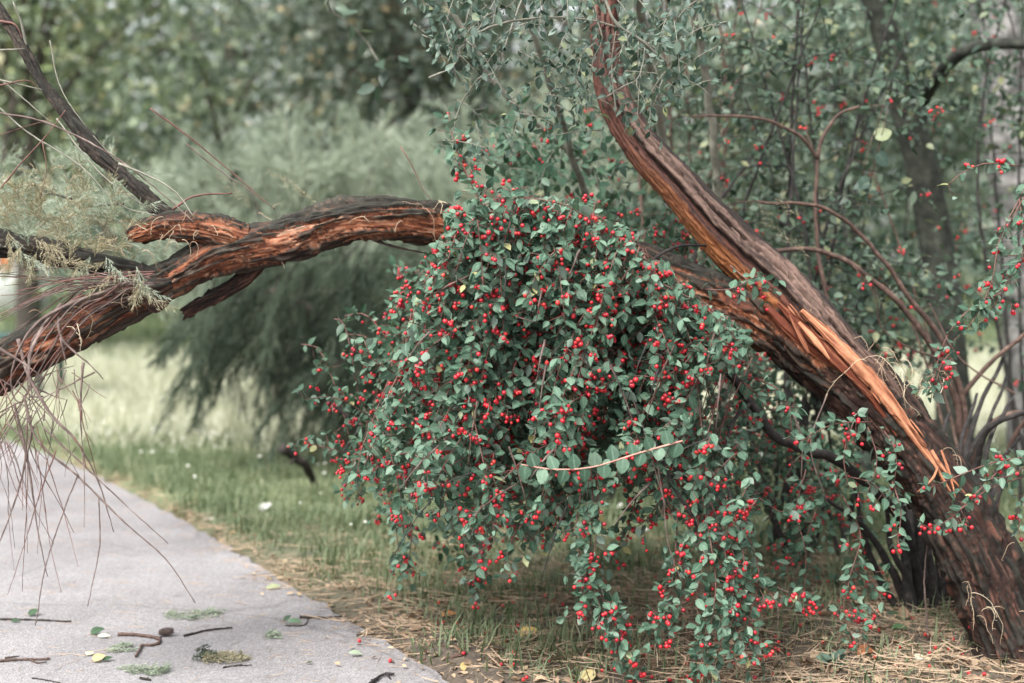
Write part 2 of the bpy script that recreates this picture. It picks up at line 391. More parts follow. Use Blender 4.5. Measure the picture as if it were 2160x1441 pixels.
_far = np.array([4.3, 5.5, 7, 9, 12, 16, 22, 32, 50, 90, 180, 420.0])
gx = np.concatenate([-_far[::-1], np.arange(-4, 4.01, 0.045), _far]); gy = np.concatenate([[-60, -20, -8, -4, -1, 0.5, 1.5, 2.2], np.arange(2.6, 9.0, 0.045), np.arange(9.2, 20, 0.5), [22, 26, 32, 42, 60, 100, 200, 600]])
nx, ny = len(gx), len(gy)
X, Y = np.meshgrid(gx, gy); Z = ground_z(X, Y)
V = np.stack([X, Y, Z], -1).reshape(-1, 3)
o = build('ground', V, [ring_faces(ny, nx, False)[:, ::-1]], M['ground'], smooth=True); o['kind'] = 'structure'
# path: asphalt sheet
off = np.concatenate([np.linspace(0, -0.3, 8), np.linspace(-0.5, -2.65, 8)])
PV = (EDGE[:, None] + off[None, :, None] * _en[:, None]).reshape(-1, 3)
PV[:, 2] = 0.004 + 0.002 * pn(PV * np.array([3, 3, 0]))
o = build('path', PV, [ring_faces(len(EDGE), len(off), False)[:, ::-1]], M['asphalt'], smooth=True); o['kind'] = 'structure'
PATH_Z = 0.005

# ------------------------------------------------------------------ growing helpers
def rand_perp(T, rng):
    r = rng.normal(size=T.shape); return nrm(r - T * (r * T).sum(-1, keepdims=True))

def dress(strands, rng, spacing=0.012, leaf_len=0.025, bias=(0, -0.55, 0.8), spur_p=0.45, spur_n=4, berry_p=0.25, spread=0.9, rnd_n=0.45, gravity=0.15, skip=0.0):
    """leaves (pos, dir, normal, len) and berries (pos, r) on twigs; also the spur twigs"""
    lp, ld, ln, ll, bp, br, tw = [], [], [], [], [], [], []
    bias = np.array(bias); g = np.array([0, 0, -1.0])
    for C in strands:
        C = spline(C, step=spacing); n = len(C); T = nrm(np.gradient(C, axis=0))
        keep = rng.random(n) > skip; keep[: int(n * 0.06)] = False
        Ck, Tk = C[keep], T[keep]; n = len(Ck)
        if n == 0: continue
        S = rand_perp(Tk, rng); S[1::2] = -S[:-1:2][: len(S[1::2])] if len(S) > 1 else S[1::2]
        D = nrm(0.45 * Tk + spread * S + gravity * g)
        lp.append(Ck); ld.append(D); ln.append(nrm(bias + rnd_n * rng.normal(size=D.shape))); ll.append(leaf_len * np.clip(rng.normal(0.95, 0.22, n), 0.4, 1.5))
        sp_ = np.where(rng.random(n) < spur_p)[0]
        if len(sp_):
            L = rng.uniform(0.015, 0.04, len(sp_))[:, None] * (leaf_len / 0.025); Sd = nrm(0.4 * Tk[sp_] + rand_perp(Tk[sp_], rng) + 0.1 * bias)
            E = Ck[sp_] + Sd * L; tw += [np.stack([a, b]) for a, b in zip(Ck[sp_], E)]
            for _ in range(spur_n):
                r = rand_perp(Sd, rng); D = nrm(0.55 * Sd + 0.85 * r + gravity * g); k = len(E)
                lp.append(E); ld.append(D); ln.append(nrm(bias + rnd_n * rng.normal(size=D.shape))); ll.append(leaf_len * rng.uniform(0.6, 1.1, k))
            bs = E[rng.random(len(E)) < berry_p / max(spur_p, 1e-6)]
            for b in bs:
                k = int(np.clip(rng.poisson(3.2), 1, 8)); c = b + np.array([0, -0.006, -0.008]) + rng.normal(size=3) * 0.003
                q = c + rng.normal(size=(k, 3)) * np.array([0.0075, 0.005, 0.0065])
                bp.append(q); br.append(np.clip(rng.normal(0.0043, 0.0006, k), 0.0026, 0.0054)); tw += [np.stack([b, x]) for x in q]
    cat = lambda a, s=(0, 3): np.concatenate(a) if a else np.zeros(s)
    return [cat(lp), cat(ld), cat(ln), cat(ll, (0,))], [cat(bp), cat(br, (0,))], tw

def twig_mesh(polys, r0, r1, m=4, step=None):
    mb = MB()
    for C in polys:
        C = spline(C, step=step) if step and len(C) > 2 else np.asarray(C, float)
        R = np.linspace(r0, r1, len(C)); V, F = tube(C, R, m); mb.add(V, F)
    return mb

VAR = {}
def leaf_variants(kind, mat, nvar=16):
    key = (kind, mat)
    if key not in VAR:
        tv, tf, mid = LEAF[kind]; r = np.random.default_rng(5); out = []
        for k in range(nvar):
            v = tv.copy(); v[:, 0] *= r.uniform(0.85, 1.15); v[:, 2] *= r.uniform(0.2, 1.7); v[:, 0] += 0.06 * r.normal() * v[:, 1] ** 2
            v[:, 2] += 0.05 * r.normal() * v[:, 0] / 0.3
            out.append(mesh_data(f'{kind}_leaf', v, tf, M[mat], {'rnd': np.full(len(v), (k + 0.5) / nvar), 'mid': mid}, True))
        VAR[key] = out
    return VAR[key]
SPH, SPHF = sphere_template(6, 5); SPH2, SPH2F = sphere_template(10, 8)
def berry_variants():
    if 'b' not in VAR:
        out = []
        for k in range(8):
            v = SPH2 * np.array([1, 1, 1.06]); v[-1, 2] += 0.25
            out.append(mesh_data('berry', v, SPH2F, M['berry'], {'rnd': np.full(len(v), (k + 0.5) / 8)}, True))
        VAR['b'] = out
    return VAR['b']

def in_frame(p, mg=0):
    x, y = proj(p); return (x > -mg) & (x < 2160 + mg) & (y > -mg) & (y < 1441 + mg)

def put_leaves(parent, leaves, kind, mat, rng, n_single=300, name='leaf', stuff_name='foliage', prio=None):
    pos, D, N, L = leaves
    if not len(pos): return
    X, Y, Z = ortho(D, N); base = np.array(parent.location)
    rank = pos[:, 1] - 0.03 * 0 + np.where(in_frame(pos), 0, 50) + rng.normal(size=len(pos)) * 0.05 - (0 if prio is None else prio)
    idx = np.argsort(rank); one, rest = idx[:n_single], idx[n_single:]
    vs_ = leaf_variants(kind, mat)
    for i in one:
        o = bpy.data.objects.new(name, vs_[rng.integers(len(vs_))]); o.parent = parent
        m = Matrix(((X[i, 0], Y[i, 0], Z[i, 0]), (X[i, 1], Y[i, 1], Z[i, 1]), (X[i, 2], Y[i, 2], Z[i, 2])))
        o.matrix_local = Matrix.Translation(Vector(pos[i] - base)) @ m.to_4x4() @ Matrix.Scale(float(L[i]), 4)
        COL.objects.link(o)
    if len(rest):
        tv, tf, mid = LEAF[kind]; l = L[rest, None]; wv = rng.uniform(0.85, 1.15, len(rest))[:, None]; zc = rng.uniform(0.2, 1.8, len(rest))[:, None]
        V, F = stamp(tv, tf, pos[rest], X[rest] * l * wv, Y[rest] * l, Z[rest] * l * zc)
        k = len(tv)
        build(stuff_name, V, F, M[mat], parent, {'rnd': np.repeat(rng.random(len(rest)), k), 'mid': np.tile(mid, len(rest))}, True, stuff=True)

def put_berries(parent, berries, rng, n_single=300):
    pos, R = berries
    if not len(pos): return
    base = np.array(parent.location); rank = pos[:, 1] + np.where(in_frame(pos), 0, 50) + rng.normal(size=len(pos)) * 0.05
    idx = np.argsort(rank); one, rest = idx[:n_single], idx[n_single:]; bv = berry_variants()
    for i in one:
        o = bpy.data.objects.new('berry', bv[rng.integers(len(bv))]); o.parent = parent
        o.location = pos[i] - base; o.scale = (R[i],) * 3; o.rotation_euler = (rng.normal() * 0.4, rng.normal() * 0.4, rng.uniform(0, 6)); COL.objects.link(o)
    if len(rest):
        r = R[rest, None]; e = np.eye(3)
        V, F = stamp(SPH, SPHF, pos[rest], r * e[0], r * e[1], r * e[2])
        build('berries', V, F, M['berry'], parent, {'rnd': np.repeat(rng.random(len(rest)), len(SPH))}, True, stuff=True)

def inside_poly(px, py, poly):
    poly = np.asarray(poly, float); x0, y0 = poly[:, 0], poly[:, 1]; x1, y1 = np.roll(x0, -1), np.roll(y0, -1)
    c = np.zeros(len(px), bool)
    for a, b, d, e in zip(x0, y0, x1, y1):
        if b == e: continue
        c ^= ((b > py) != (e > py)) & (px < (d - a) * (py - b) / (e - b) + a)
    return c

# ------------------------------------------------------------------ the broken tree
TB = G(2150, 1400); TB[2] = 0
tree = thing('fallen_tree', TB, 'broken red-barked tree with a split trunk and a limb fallen across the path', 'tree')

def bark_part(name, pts, m, step, orange, top_dark=0.5, amp=0.006, parent=tree, palette='red', seed=0.0, k=1 / 0.014, cap=True):
    """pts: (px, py, depth, radius in px)"""
    A = np.array(pts, float); C3 = P(A[:, 0], A[:, 1], A[:, 2]); Rm = A[:, 3] * A[:, 2] / FPX
    S = spline(np.concatenate([C3, Rm[:, None]], 1), step=step); C, R = S[:, :3], S[:, 3]; n = len(C)
    s, D, lowf, pm, fine = rough_tube(C, R, m, amp, k=k, seed=seed)
    plate = sstep(0.10 - orange, 0.22 - orange, pm); crack = np.exp(-((pm + 0.12) / 0.035) ** 2) + 0.8 * np.exp(-((pm - 0.02) / 0.022) ** 2)
    Dn = D.reshape(-1, 3)
    h = -0.0035 * np.clip(crack, 0, 1) + amp * plate * (0.6 + 0.8 * np.clip(fine + 0.3, 0, 1)) + 0.0034 * fine + np.repeat(R, m) * 0.16 * lowf - amp * 0.5
    V = np.repeat(C, m, 0) + Dn * (np.repeat(R, m) + h)[:, None]
    up = Dn[:, 2]
    lich = sstep(0.25, 0.7, up + 0.6 * fine) * top_dark
    dark = lerp(np.array([0.010, 0.009, 0.008]), np.array([0.048, 0.046, 0.037]), np.clip(fine + 0.45, 0, 1)[:, None])
    if palette == 'red':
        o1 = np.array([0.30, 0.105, 0.05]); o2 = np.array([0.43, 0.24, 0.155]); o3 = np.array([0.12, 0.04, 0.024])
    elif palette == 'grey':
        o1 = np.array([0.055, 0.04, 0.032]); o2 = np.array([0.15, 0.12, 0.095]); o3 = np.array([0.022, 0.018, 0.015])
    else:
        o1 = np.array([0.06, 0.027, 0.02]); o2 = np.array([0.17, 0.09, 0.065]); o3 = np.array([0.024, 0.014, 0.011])
    t = np.clip(pn(np.stack([pm * 3 + 4, fine * 2.5, np.repeat(s, m) * 9], -1)) + 0.4 + 0.5 * fine, 0, 1)[:, None]
    org = np.where(t > 0.5, lerp(o1, o2, (t - 0.5) * 2), lerp(o3, o1, t * 2))
    colr = lerp(org, dark, np.clip(plate * 0.92 + lich + 0.85 * np.clip(crack, 0, 1), 0, 1)[:, None])
    if palette == 'brown': colr = lerp(colr, np.array([0.26, 0.105, 0.07]), (0.75 * sstep(0.42, 0.6, fine) * sstep(-0.1, 0.2, pn(np.stack([np.repeat(s, m) * 6, up * 2, pm], -1))))[:, None])
    Tt = nrm(np.gradient(C, axis=0)); V[-m:] += Tt[-1] * (R[-1] * (0.9 * pn(V[-m:] * 160) + 0.5 * pn(V[-m:] * 420)))[:, None]      # ragged broken end
    F = ring_faces(n, m)
    V = np.concatenate([V, C[:1], C[-1:]]); k_ = np.arange(m)
    capf = np.concatenate([np.stack([np.full(m, n * m), (k_ + 1) % m, k_], -1), np.stack([np.full(m, n * m + 1), (n - 1) * m + k_, (n - 1) * m + (k_ + 1) % m], -1)])
    colr = np.concatenate([colr, [o2], [o2]])
    return build(name, V, [F, capf], M['bark'], parent, {'Col': colr * (0.85 if palette == 'red' else 0.6)}, True)

# standing stump part and the log torn down from it
trunk = bark_part('trunk', [(2200, 1500, 3.22, 92), (2158, 1400, 3.27, 84), (2110, 1290, 3.3, 80), (2050, 1150, 3.33, 78), (1970, 1010, 3.36, 76), (1880, 895, 3.38, 74), (1790, 800, 3.4, 70), (1700, 740, 3.41, 58), (1640, 700, 3.42, 40)], 130, 0.003, 0.02, 0.3, 0.010, palette='brown', seed=1.0, k=1 / 0.017)
bark_part('fallen_log', [(1900, 920, 3.4, 40), (1780, 800, 3.42, 52), (1650, 705, 3.44, 54), (1520, 635, 3.46, 52), (1350, 565, 3.45, 48), (1220, 528, 3.4, 46), (1080, 504, 3.34, 44), (950, 478, 3.28, 43), (850, 462, 3.24, 42), (760, 463, 3.21, 42), (670, 482, 3.19, 46), (590, 506, 3.17, 50), (510, 522, 3.16, 46), (450, 542, 3.15, 39), (390, 572, 3.14, 37), (310, 614, 3.12, 39), (210, 664, 3.09, 43), (110, 716, 3.06, 46), (0, 776, 3.03, 47), (-80, 822, 3.0, 46)], 120, 0.0028, 0.05, 0.85, 0.0085, palette='red', seed=2.0, k=1 / 0.0155)
bark_part('branch_stub', [(520, 500, 3.15, 30), (450, 484, 3.13, 31), (390, 478, 3.12, 29), (330, 480, 3.11, 27), (292, 492, 3.1, 22), (272, 500, 3.1, 12)], 80, 0.0028, 0.0, 0.6, 0.006, palette='red', seed=3.0)
bark_part('branch_stub', [(565, 525, 3.2, 22), (540, 558, 3.2, 21), (508, 592, 3.2, 18), (450, 627, 3.19, 18), (390, 660, 3.18, 16)], 60, 0.003, -0.12, 0.5, 0.005, palette='brown', seed=4.0)
bark_part('branch', [(350, 600, 3.12, 22), (290, 578, 3.11, 24), (200, 556, 3.1, 25), (100, 532, 3.08, 25), (0, 512, 3.06, 25), (-80, 500, 3.05, 25)], 60, 0.003, -0.08, 0.5, 0.005, palette='grey', seed=5.0)
bark_part('branch', [(380, 472, 3.13, 20), (345, 446, 3.14, 19), (280, 390, 3.16, 17), (205, 322, 3.18, 16), (145, 245, 3.2, 15), (95, 185, 3.22, 13), (50, 105, 3.24, 13), (5, 30, 3.26, 12), (-40, -30, 3.28, 11)], 40, 0.003, -0.10, 0.5, 0.004, palette='grey', seed=6.0)

# torn standing limb with stripes of bare wood
def torn_limb():
    A = np.array([(1925, 925, 3.37, 30), (1840, 810, 3.37, 44), (1745, 715, 3.385, 52), (1650, 615, 3.42, 56), (1570, 540, 3.46, 52), (1490, 457, 3.5, 47), (1415, 375, 3.55, 41), (1345, 297, 3.6, 37), (1298, 215, 3.64, 33), (1278, 120, 3.68, 30), (1275, 30, 3.72, 28), (1285, -80, 3.76, 27)], float)
    C3 = P(A[:, 0], A[:, 1], A[:, 2]); S = spline(np.concatenate([C3, (A[:, 3] * A[:, 2] / FPX)[:, None]], 1), step=0.003)
    C, R = S[:, :3], S[:, 3]; n, m = len(C), 120
    s, D, lowf, pm, fine = rough_tube(C, R, m, 0.005, k=1 / 0.011, seed=8.0)
    T = nrm(np.gradient(C, axis=0)); side = nrm(np.cross(T, np.array([0, -1.0, 0])))       # in the picture plane, across the limb
    side = np.where((side[:, [2]] > 0), -side, side)                                     # towards the underside
    Dn = D.reshape(-1, 3); w = (D * side[:, None]).sum(-1).ravel(); c = -(D[..., 1]).ravel()
    ss = np.repeat(s, m)
    w = w + 0.16 * pn(np.stack([ss * 5, 0 * ss, 0 * ss + 3], -1)) + 0.10 * fine * 0.6 + 0.08 * pn(np.stack([ss * 22, w * 4, 0 * ss], -1))
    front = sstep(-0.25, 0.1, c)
    upper = np.repeat(sstep(0.95, 0.72, np.linspace(0, 1, n)), m)                        # stripes fade out near the top
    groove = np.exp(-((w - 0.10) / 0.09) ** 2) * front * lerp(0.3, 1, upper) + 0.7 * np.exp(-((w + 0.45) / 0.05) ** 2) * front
    fib = fbm(np.stack([w * 16, c * 6, ss * 5], -1), 3)
    h = -0.024 * groove + 0.0045 * fib + 0.10 * np.repeat(R, m) * lowf + 0.004 * sstep(0.05, 0.2, pm) * (1 - front)
    V = np.repeat(C, m, 0) + Dn * (np.repeat(R, m) + h)[:, None]
    ora = lerp(np.array([0.15, 0.045, 0.018]), np.array([0.46, 0.18, 0.07]), np.clip(fib + 0.5, 0, 1)[:, None])
    red = lerp(np.array([0.018, 0.009, 0.008]), np.array([0.14, 0.048, 0.03]), np.clip(fib + 0.45, 0, 1)[:, None])
    pink = lerp(np.array([0.035, 0.018, 0.014]), np.array([0.22, 0.14, 0.11]), np.clip(fib * 1.2 + 0.5, 0, 1)[:, None])
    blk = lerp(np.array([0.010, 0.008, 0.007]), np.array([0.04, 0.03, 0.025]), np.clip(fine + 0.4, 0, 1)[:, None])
    a = lambda lo, hi: sstep(lo, hi, w)[:, None]
    colr = lerp(pink, red, a(0.0, 0.14)); oz = np.repeat(sstep(0.70, 0.42, np.linspace(0, 1, n)), m)[:, None]
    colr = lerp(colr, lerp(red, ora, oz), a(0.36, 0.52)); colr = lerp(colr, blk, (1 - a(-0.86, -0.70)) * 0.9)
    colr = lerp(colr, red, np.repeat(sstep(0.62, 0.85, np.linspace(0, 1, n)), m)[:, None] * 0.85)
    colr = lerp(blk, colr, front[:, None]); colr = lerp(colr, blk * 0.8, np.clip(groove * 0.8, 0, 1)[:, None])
    V = np.concatenate([V, C[:1], C[-1:]]); k = np.arange(m)
    cap = np.concatenate([np.stack([np.full(m, n * m), (k + 1) % m, k], -1), np.stack([np.full(m, n * m + 1), (n - 1) * m + k, (n - 1) * m + (k + 1) % m], -1)])
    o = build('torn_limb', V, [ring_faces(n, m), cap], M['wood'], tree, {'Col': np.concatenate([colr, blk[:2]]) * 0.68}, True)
    o['label'] = 'standing torn limb with stripes of orange bare wood'
torn_limb()
bark_part('branch', [(1279, 20, 3.722, 24), (1286, -90, 3.76, 25), (1300, -300, 3.85, 20), (1340, -620, 3.95, 13), (1360, -900, 4.0, 6)], 40, 0.006, 0.0, 0.4, 0.004, palette='brown', seed=9.0)

# splinters of pale wood along the tear
rng0 = np.random.default_rng(12)
def splinter(pts, thick, seed, pale=0.5, name='wood_splinter'):
    A = np.array(pts, float); C3 = P(A[:, 0], A[:, 1], A[:, 2]); S = spline(np.concatenate([C3, (A[:, 3] * A[:, 2] / FPX)[:, None]], 1), step=0.003)
    C, R = S[:, :3], S[:, 3]; n, m = len(C), 28; T = nrm(np.gradient(C, axis=0)); side = nrm(np.cross(T, np.array([0, -1.0, 0.2]))); nn = np.cross(side, T)
    u = np.linspace(0, 2 * np.pi, m, endpoint=False); cu, su = np.cos(u), np.sin(u)
    sgn = np.sign(cu) * np.abs(cu) ** 0.7
    s = np.concatenate([[0], np.cumsum(np.linalg.norm(np.diff(C, axis=0), axis=1))])
    q = np.stack([np.broadcast_to(sgn[None] * 6, (n, m)).ravel() + seed, np.broadcast_to(su[None] * 3, (n, m)).ravel(), np.repeat(s * 6, m)], -1)
    f = fbm(q, 3); edge = 1 + 0.25 * pn(np.stack([np.repeat(s * 40, m), np.tile(np.sign(cu) * 3, n), 0 * f + seed], -1)) + 0.12 * f
    V = np.repeat(C, m, 0) + (np.tile(sgn, n) * np.repeat(R, m) * edge)[:, None] * np.repeat(side, m, 0) + (np.tile(su, n) * thick + 0.003 * f)[:, None] * np.repeat(nn, m, 0)
    fb = fbm(np.stack([np.broadcast_to(sgn[None] * 22, (n, m)).ravel() + seed, 0 * f, np.repeat(s * 9, m)], -1), 3)
    cl = lerp(np.array([0.10, 0.024, 0.011]), np.array([0.47, 0.21, 0.115]), np.clip(fb * 1.1 + 0.3 * f + pale, 0, 1)[:, None])
    V = V + np.repeat(nn, m, 0) * (0.0035 * fb)[:, None]
    V = np.concatenate([V, C[:1], C[-1:]]); k = np.arange(m)
    cap = np.concatenate([np.stack([np.full(m, n * m), (k + 1) % m, k], -1), np.stack([np.full(m, n * m + 1), (n - 1) * m + k, (n - 1) * m + (k + 1) % m], -1)])
    return build(name, V, [ring_faces(n, m), cap], M['wood'], tree, {'Col': np.concatenate([cl, cl[:2]])}, True)
splinter([(1690, 655, 3.325, 4), (1745, 705, 3.315, 11), (1800, 760, 3.305, 14), (1850, 815, 3.30, 15), (1897, 876, 3.295, 13), (1940, 937, 3.29, 9), (1975, 988, 3.285, 6), (2010, 1050, 3.28, 2)], 0.010, 1.0, 0.62)
splinter([(1640, 640, 3.345, 4), (1690, 690, 3.33, 11), (1745, 742, 3.32, 13), (1805, 800, 3.315, 9), (1855, 865, 3.31, 5), (1890, 920, 3.305, 2)], 0.009, 3.0, -0.15)
splinter([(1610, 640, 3.36, 6), (1660, 690, 3.345, 11), (1720, 740, 3.335, 11), (1765, 775, 3.33, 6), (1800, 800, 3.325, 2)], 0.008, 5.0, -0.2)
splinter([(1685, 680, 3.31, 3), (1722, 722, 3.30, 6), (1750, 758, 3.295, 2)], 0.004, 9.0, 0.85)
splinter([(1665, 665, 3.32, 2), (1690, 715, 3.31, 5), (1706, 745, 3.305, 2)], 0.004, 10.0, 0.3)
splinter([(1965, 950, 3.28, 3), (1990, 990, 3.26, 3.4), (2035, 1040, 3.25, 0.8)], 0.003, 12.0, 0.6)
splinter([(1978, 985, 3.27, 2), (1965, 1012, 3.25, 2.2), (1935, 1038, 3.24, 0.6)], 0.002, 14.0, 0.8)
splinter([(1985, 950, 3.27, 1.5), (2003, 1000, 3.25, 2.2), (2015, 1050, 3.245, 0.6)], 0.002, 15.0, 0.8)
for i in range(34):
    t = rng0.random(); x = lerp(1650, 1990, t) + rng0.normal() * 10; y = lerp(625, 985, t) + rng0.normal() * 9 - 6; L = rng0.uniform(20, 70); dd = 3.345 - 0.07 * t
    splinter([(x, y, dd, 0.6), (x + L * 0.35, y + L * 0.42, dd - 0.012, rng0.uniform(0.8, 1.9)), (x + L * 0.68, y + L * 0.75 + rng0.normal() * 4, dd - 0.02, 0.5)], 0.0014, 20.0 + i, rng0.uniform(-0.1, 0.8), 'wood_fibre')
# heart of the tear, dark hollow wood
bark_part('heartwood', [(1560, 600, 3.44, 14), (1630, 665, 3.40, 30), (1700, 735, 3.37, 34), (1770, 800, 3.36, 24)], 50, 0.003, 0.12, 0.0, 0.008, palette='red', seed=16.0)

# knot where the bare twigs start
bark_part('knot', [(362, 598, 3.06, 14), (330, 606, 3.05, 24), (300, 604, 3.05, 26), (280, 596, 3.05, 16)], 40, 0.003, -0.3, 0.9, 0.006, palette='brown', seed=17.0)
bark_part('knot', [(318, 620, 3.04, 20), (326, 645, 3.03, 17), (348, 640, 3.02, 9), (366, 622, 3.02, 4)], 40, 0.003, -0.3, 0.9, 0.005, palette='brown', seed=18.0)

rng = np.random.default_rng(21)
def twig_part(pts, r0, r1, mat='twig', name='twig', parent=tree, knob=True):
    """a single bare twig; pts (px,py,depth)"""
    A = np.array(pts, float); C = spline(P(A[:, 0], A[:, 1], A[:, 2]), step=0.012); n = len(C)
    C = C + rng.normal(size=C.shape) * 0.00035
    R = np.linspace(r0, r1, n) * (1 + 0.12 * rng.normal(size=n)); V, F = tube(C, np.maximum(R, 0.0004), 5)
    return build(name, V, F, M[mat], parent, None, True)

# bundle of twigs from the knot, arching left and down
for i in range(34):
    y0 = rng.uniform(570, 630); d0 = rng.uniform(2.98, 3.05); d1 = d0 - rng.uniform(-0.08, 0.12)
    ex, ey = (rng.uniform(-60, 60), rng.uniform(560, 760)) if i < 20 else (rng.uniform(-60, 40), rng.uniform(760, 1000))
    mx = lerp(300, ex, 0.5); my = lerp(y0, ey, 0.30) - rng.uniform(0, 30)
    twig_part([(rng.uniform(235, 330), y0, d0), (lerp(300, mx, 0.5), lerp(y0, my, 0.4) - 5, d0), (mx, my, (d0 + d1) / 2), (ex, ey, d1)], rng.uniform(0.0012, 0.0027), 0.0007, 'twig' if i % 3 else 'redtwig')
# stouter bare twigs
for pts, r in [([(240, 612, 3.0), (150, 640, 2.98), (70, 690, 2.96), (28, 770, 2.95), (30, 840, 2.95), (75, 868, 2.95)], 0.0055),
               ([(130, 640, 3.0), (70, 720, 2.97), (58, 800, 2.96), (66, 862, 2.96)], 0.0045),
               ([(122, 655, 2.98), (128, 710, 2.97), (160, 745, 2.96), (190, 770, 2.95), (218, 800, 2.95)], 0.0042),
               ([(128, 712, 2.97), (140, 770, 2.96)], 0.003),
               ([(90, 690, 2.97), (62, 760, 2.95), (70, 850, 2.95)], 0.005),
               ([(38, 715, 2.96), (60, 790, 2.95), (105, 870, 2.94), (160, 930, 2.93), (205, 1010, 2.93), (240, 1122, 2.93)], 0.0042),
               ([(176, 765, 2.95), (170, 840, 2.94), (172, 920, 2.94), (180, 985, 2.94)], 0.003),
               ([(200, 785, 2.95), (120, 825, 2.94), (55, 858, 2.95)], 0.0022),
               ([(50, 835, 2.95), (80, 930, 2.93), (170, 1010, 2.92), (260, 1100, 2.9), (350, 1180, 2.9), (412, 1272, 2.9)], 0.003),
               ([(90, 900, 2.93), (180, 985, 2.92), (270, 1070, 2.91), (355, 1146, 2.9)], 0.002),
               ([(30, 850, 2.95), (60, 980, 2.94), (80, 1120, 2.93), (100, 1216, 2.93)], 0.0032),
               ([(165, 1000, 2.92), (130, 1090, 2.91), (95, 1200, 2.9), (75, 1320, 2.9)], 0.0016),
               ([(208, 1050, 2.92), (210, 1150, 2.92), (185, 1280, 2.92)], 0.0016),
               ([(70, 900, 2.94), (40, 1030, 2.93), (0, 1140, 2.92), (-30, 1200, 2.92)], 0.003),
               ([(-30, 720, 2.95), (40, 760, 2.95), (95, 800, 2.95)], 0.0055)]:
    twig_part(pts, r, 0.0009, 'twig')
# hanging fan of fine twigs
for i in range(44):
    sx, sy = rng.uniform(-30, 190), rng.uniform(770, 960); d = rng.uniform(2.86, 3.04)
    ang = rng.normal(-0.05, 0.5); L = rng.uniform(90, 330) * (0.6 if sx > 120 else 1)
    ex, ey = sx + L * math.sin(ang) * 0.9, sy + L * math.cos(ang)
    twig_part([(sx, sy, d), (lerp(sx, ex, 0.3) + rng.normal() * 5, lerp(sy, ey, 0.3), d - 0.01), (lerp(sx, ex, 0.65) + rng.normal() * 4, lerp(sy, ey, 0.65), d), (ex, ey, d + rng.normal() * 0.05)], rng.uniform(0.0008, 0.0016), 0.0005, 'redtwig' if i % 2 else 'twig')
for i in range(16):
    sx, sy = rng.uniform(-20, 110), rng.uniform(800, 900); ex, ey = sx + rng.uniform(-120, 130), sy + rng.uniform(-70, 120); d = rng.uniform(2.9, 3.0)
    twig_part([(sx, sy, d), ((sx + ex) / 2, (sy + ey) / 2 + rng.normal() * 5, d), (ex, ey, d + rng.normal() * 0.03)], rng.uniform(0.0012, 0.0022), 0.0006, 'twig')
# twigs on the upper left branch and on the log
for pts, r in [([(-20, 210, 3.2), (60, 280, 3.18), (170, 350, 3.15), (250, 430, 3.12), (330, 455, 3.1)], 0.0022), ([(-20, 150, 3.2), (40, 200, 3.2), (110, 260, 3.18)], 0.002),
               ([(-20, 235, 3.16), (100, 260, 3.15), (240, 330, 3.12), (355, 420, 3.1), (410, 470, 3.08)], 0.0026), ([(0, 45, 3.24), (35, 55, 3.24), (55, 110, 3.24)], 0.003),
               ([(58, 105, 3.24), (45, 50, 3.23), (28, 5, 3.22)], 0.004), ([(-20, 108, 3.2), (20, 105, 3.21), (52, 103, 3.22)], 0.003), ([(-10, 108, 3.2), (30, 210, 3.2)], 0.001),
               ([(-20, 425, 3.05), (40, 350, 3.05), (95, 290, 3.06), (138, 232, 3.06)], 0.0022), ([(-20, 165, 3.16), (40, 178, 3.17), (90, 190, 3.18)], 0.0028), ([(0, 180, 3.16), (60, 170, 3.17), (85, 192, 3.18)], 0.002),
               ([(-20, 290, 3.18), (110, 250, 3.18)], 0.001), ([(317, 229, 3.14), (400, 290, 3.16), (490, 365, 3.18), (580, 443, 3.19)], 0.0022), ([(392, 303, 3.15), (450, 350, 3.16), (530, 405, 3.17), (578, 440, 3.18)], 0.0018),
               ([(365, 442, 3.13), (400, 418, 3.14), (440, 410, 3.15), (490, 408, 3.16)], 0.0032), ([(250, 345, 3.1), (310, 370, 3.1), (370, 405, 3.09), (410, 460, 3.08)], 0.003), ([(120, 250, 3.2), (180, 330, 3.16), (240, 390, 3.13), (330, 450, 3.12)], 0.0022),
               ([(845, 310, 3.3), (870, 350, 3.29), (890, 395, 3.28), (912, 425, 3.27)], 0.0016), ([(90, 300, 3.1), (98, 360, 3.1), (85, 420, 3.1)], 0.0012), ([(105, 85, 3.2), (130, 190, 3.19), (200, 290, 3.18), (260, 350, 3.16)], 0.0016),
               ([(780, 503, 3.26), (830, 520, 3.27), (900, 535, 3.29)], 0.004)]:
    twig_part(pts, r, r * 0.45, ('redtwig', 'greytwig', 'twig')[int(pts[0][0] + pts[0][1]) % 3])
# dried curled sprigs hanging on the bark
def curl(px, py, d, L, w=0.00075, mat='straw'):
    """a withered strand: leaves the bark sideways, sags and twists"""
    n = 16; p = P(px, py, d); v = nrm(np.array([rng.normal() * 0.8, -0.4, 0.5 + 0.4 * rng.random()])); st = L * d / FPX / n * rng.uniform(0.8, 1.5); C = [p]; tw_ = rng.normal(size=3) * 0.2
    for k in range(n):
        v = nrm(v + np.array([0, 0, -0.22]) + tw_ * 0.5 + rng.normal(size=3) * 0.15); tw_ = tw_ * 0.8 + rng.normal(size=3) * 0.12; p = p + v * st; C.append(p)
    C = np.array(C); mb = MB(); V, F = tube(C, w * np.linspace(1.2, 0.6, n + 1), 4); mb.add(V, F)
    for i in range(3, n, 2):
        e = C[i] + nrm(rng.normal(size=3) + [0, 0, -0.3]) * st * rng.uniform(0.6, 1.8); V, F = tube(np.stack([C[i], e]), np.array([w * 0.6, w * 0.3]), 3); mb.add(V, F)
    V = np.concatenate(mb.V); mb.A = {'rnd': [np.full(len(V), rng.uniform(0.35, 0.95))], 'mid': [np.ones(len(V))]}
    mb.build('dry_sprig', M[mat], tree, True)
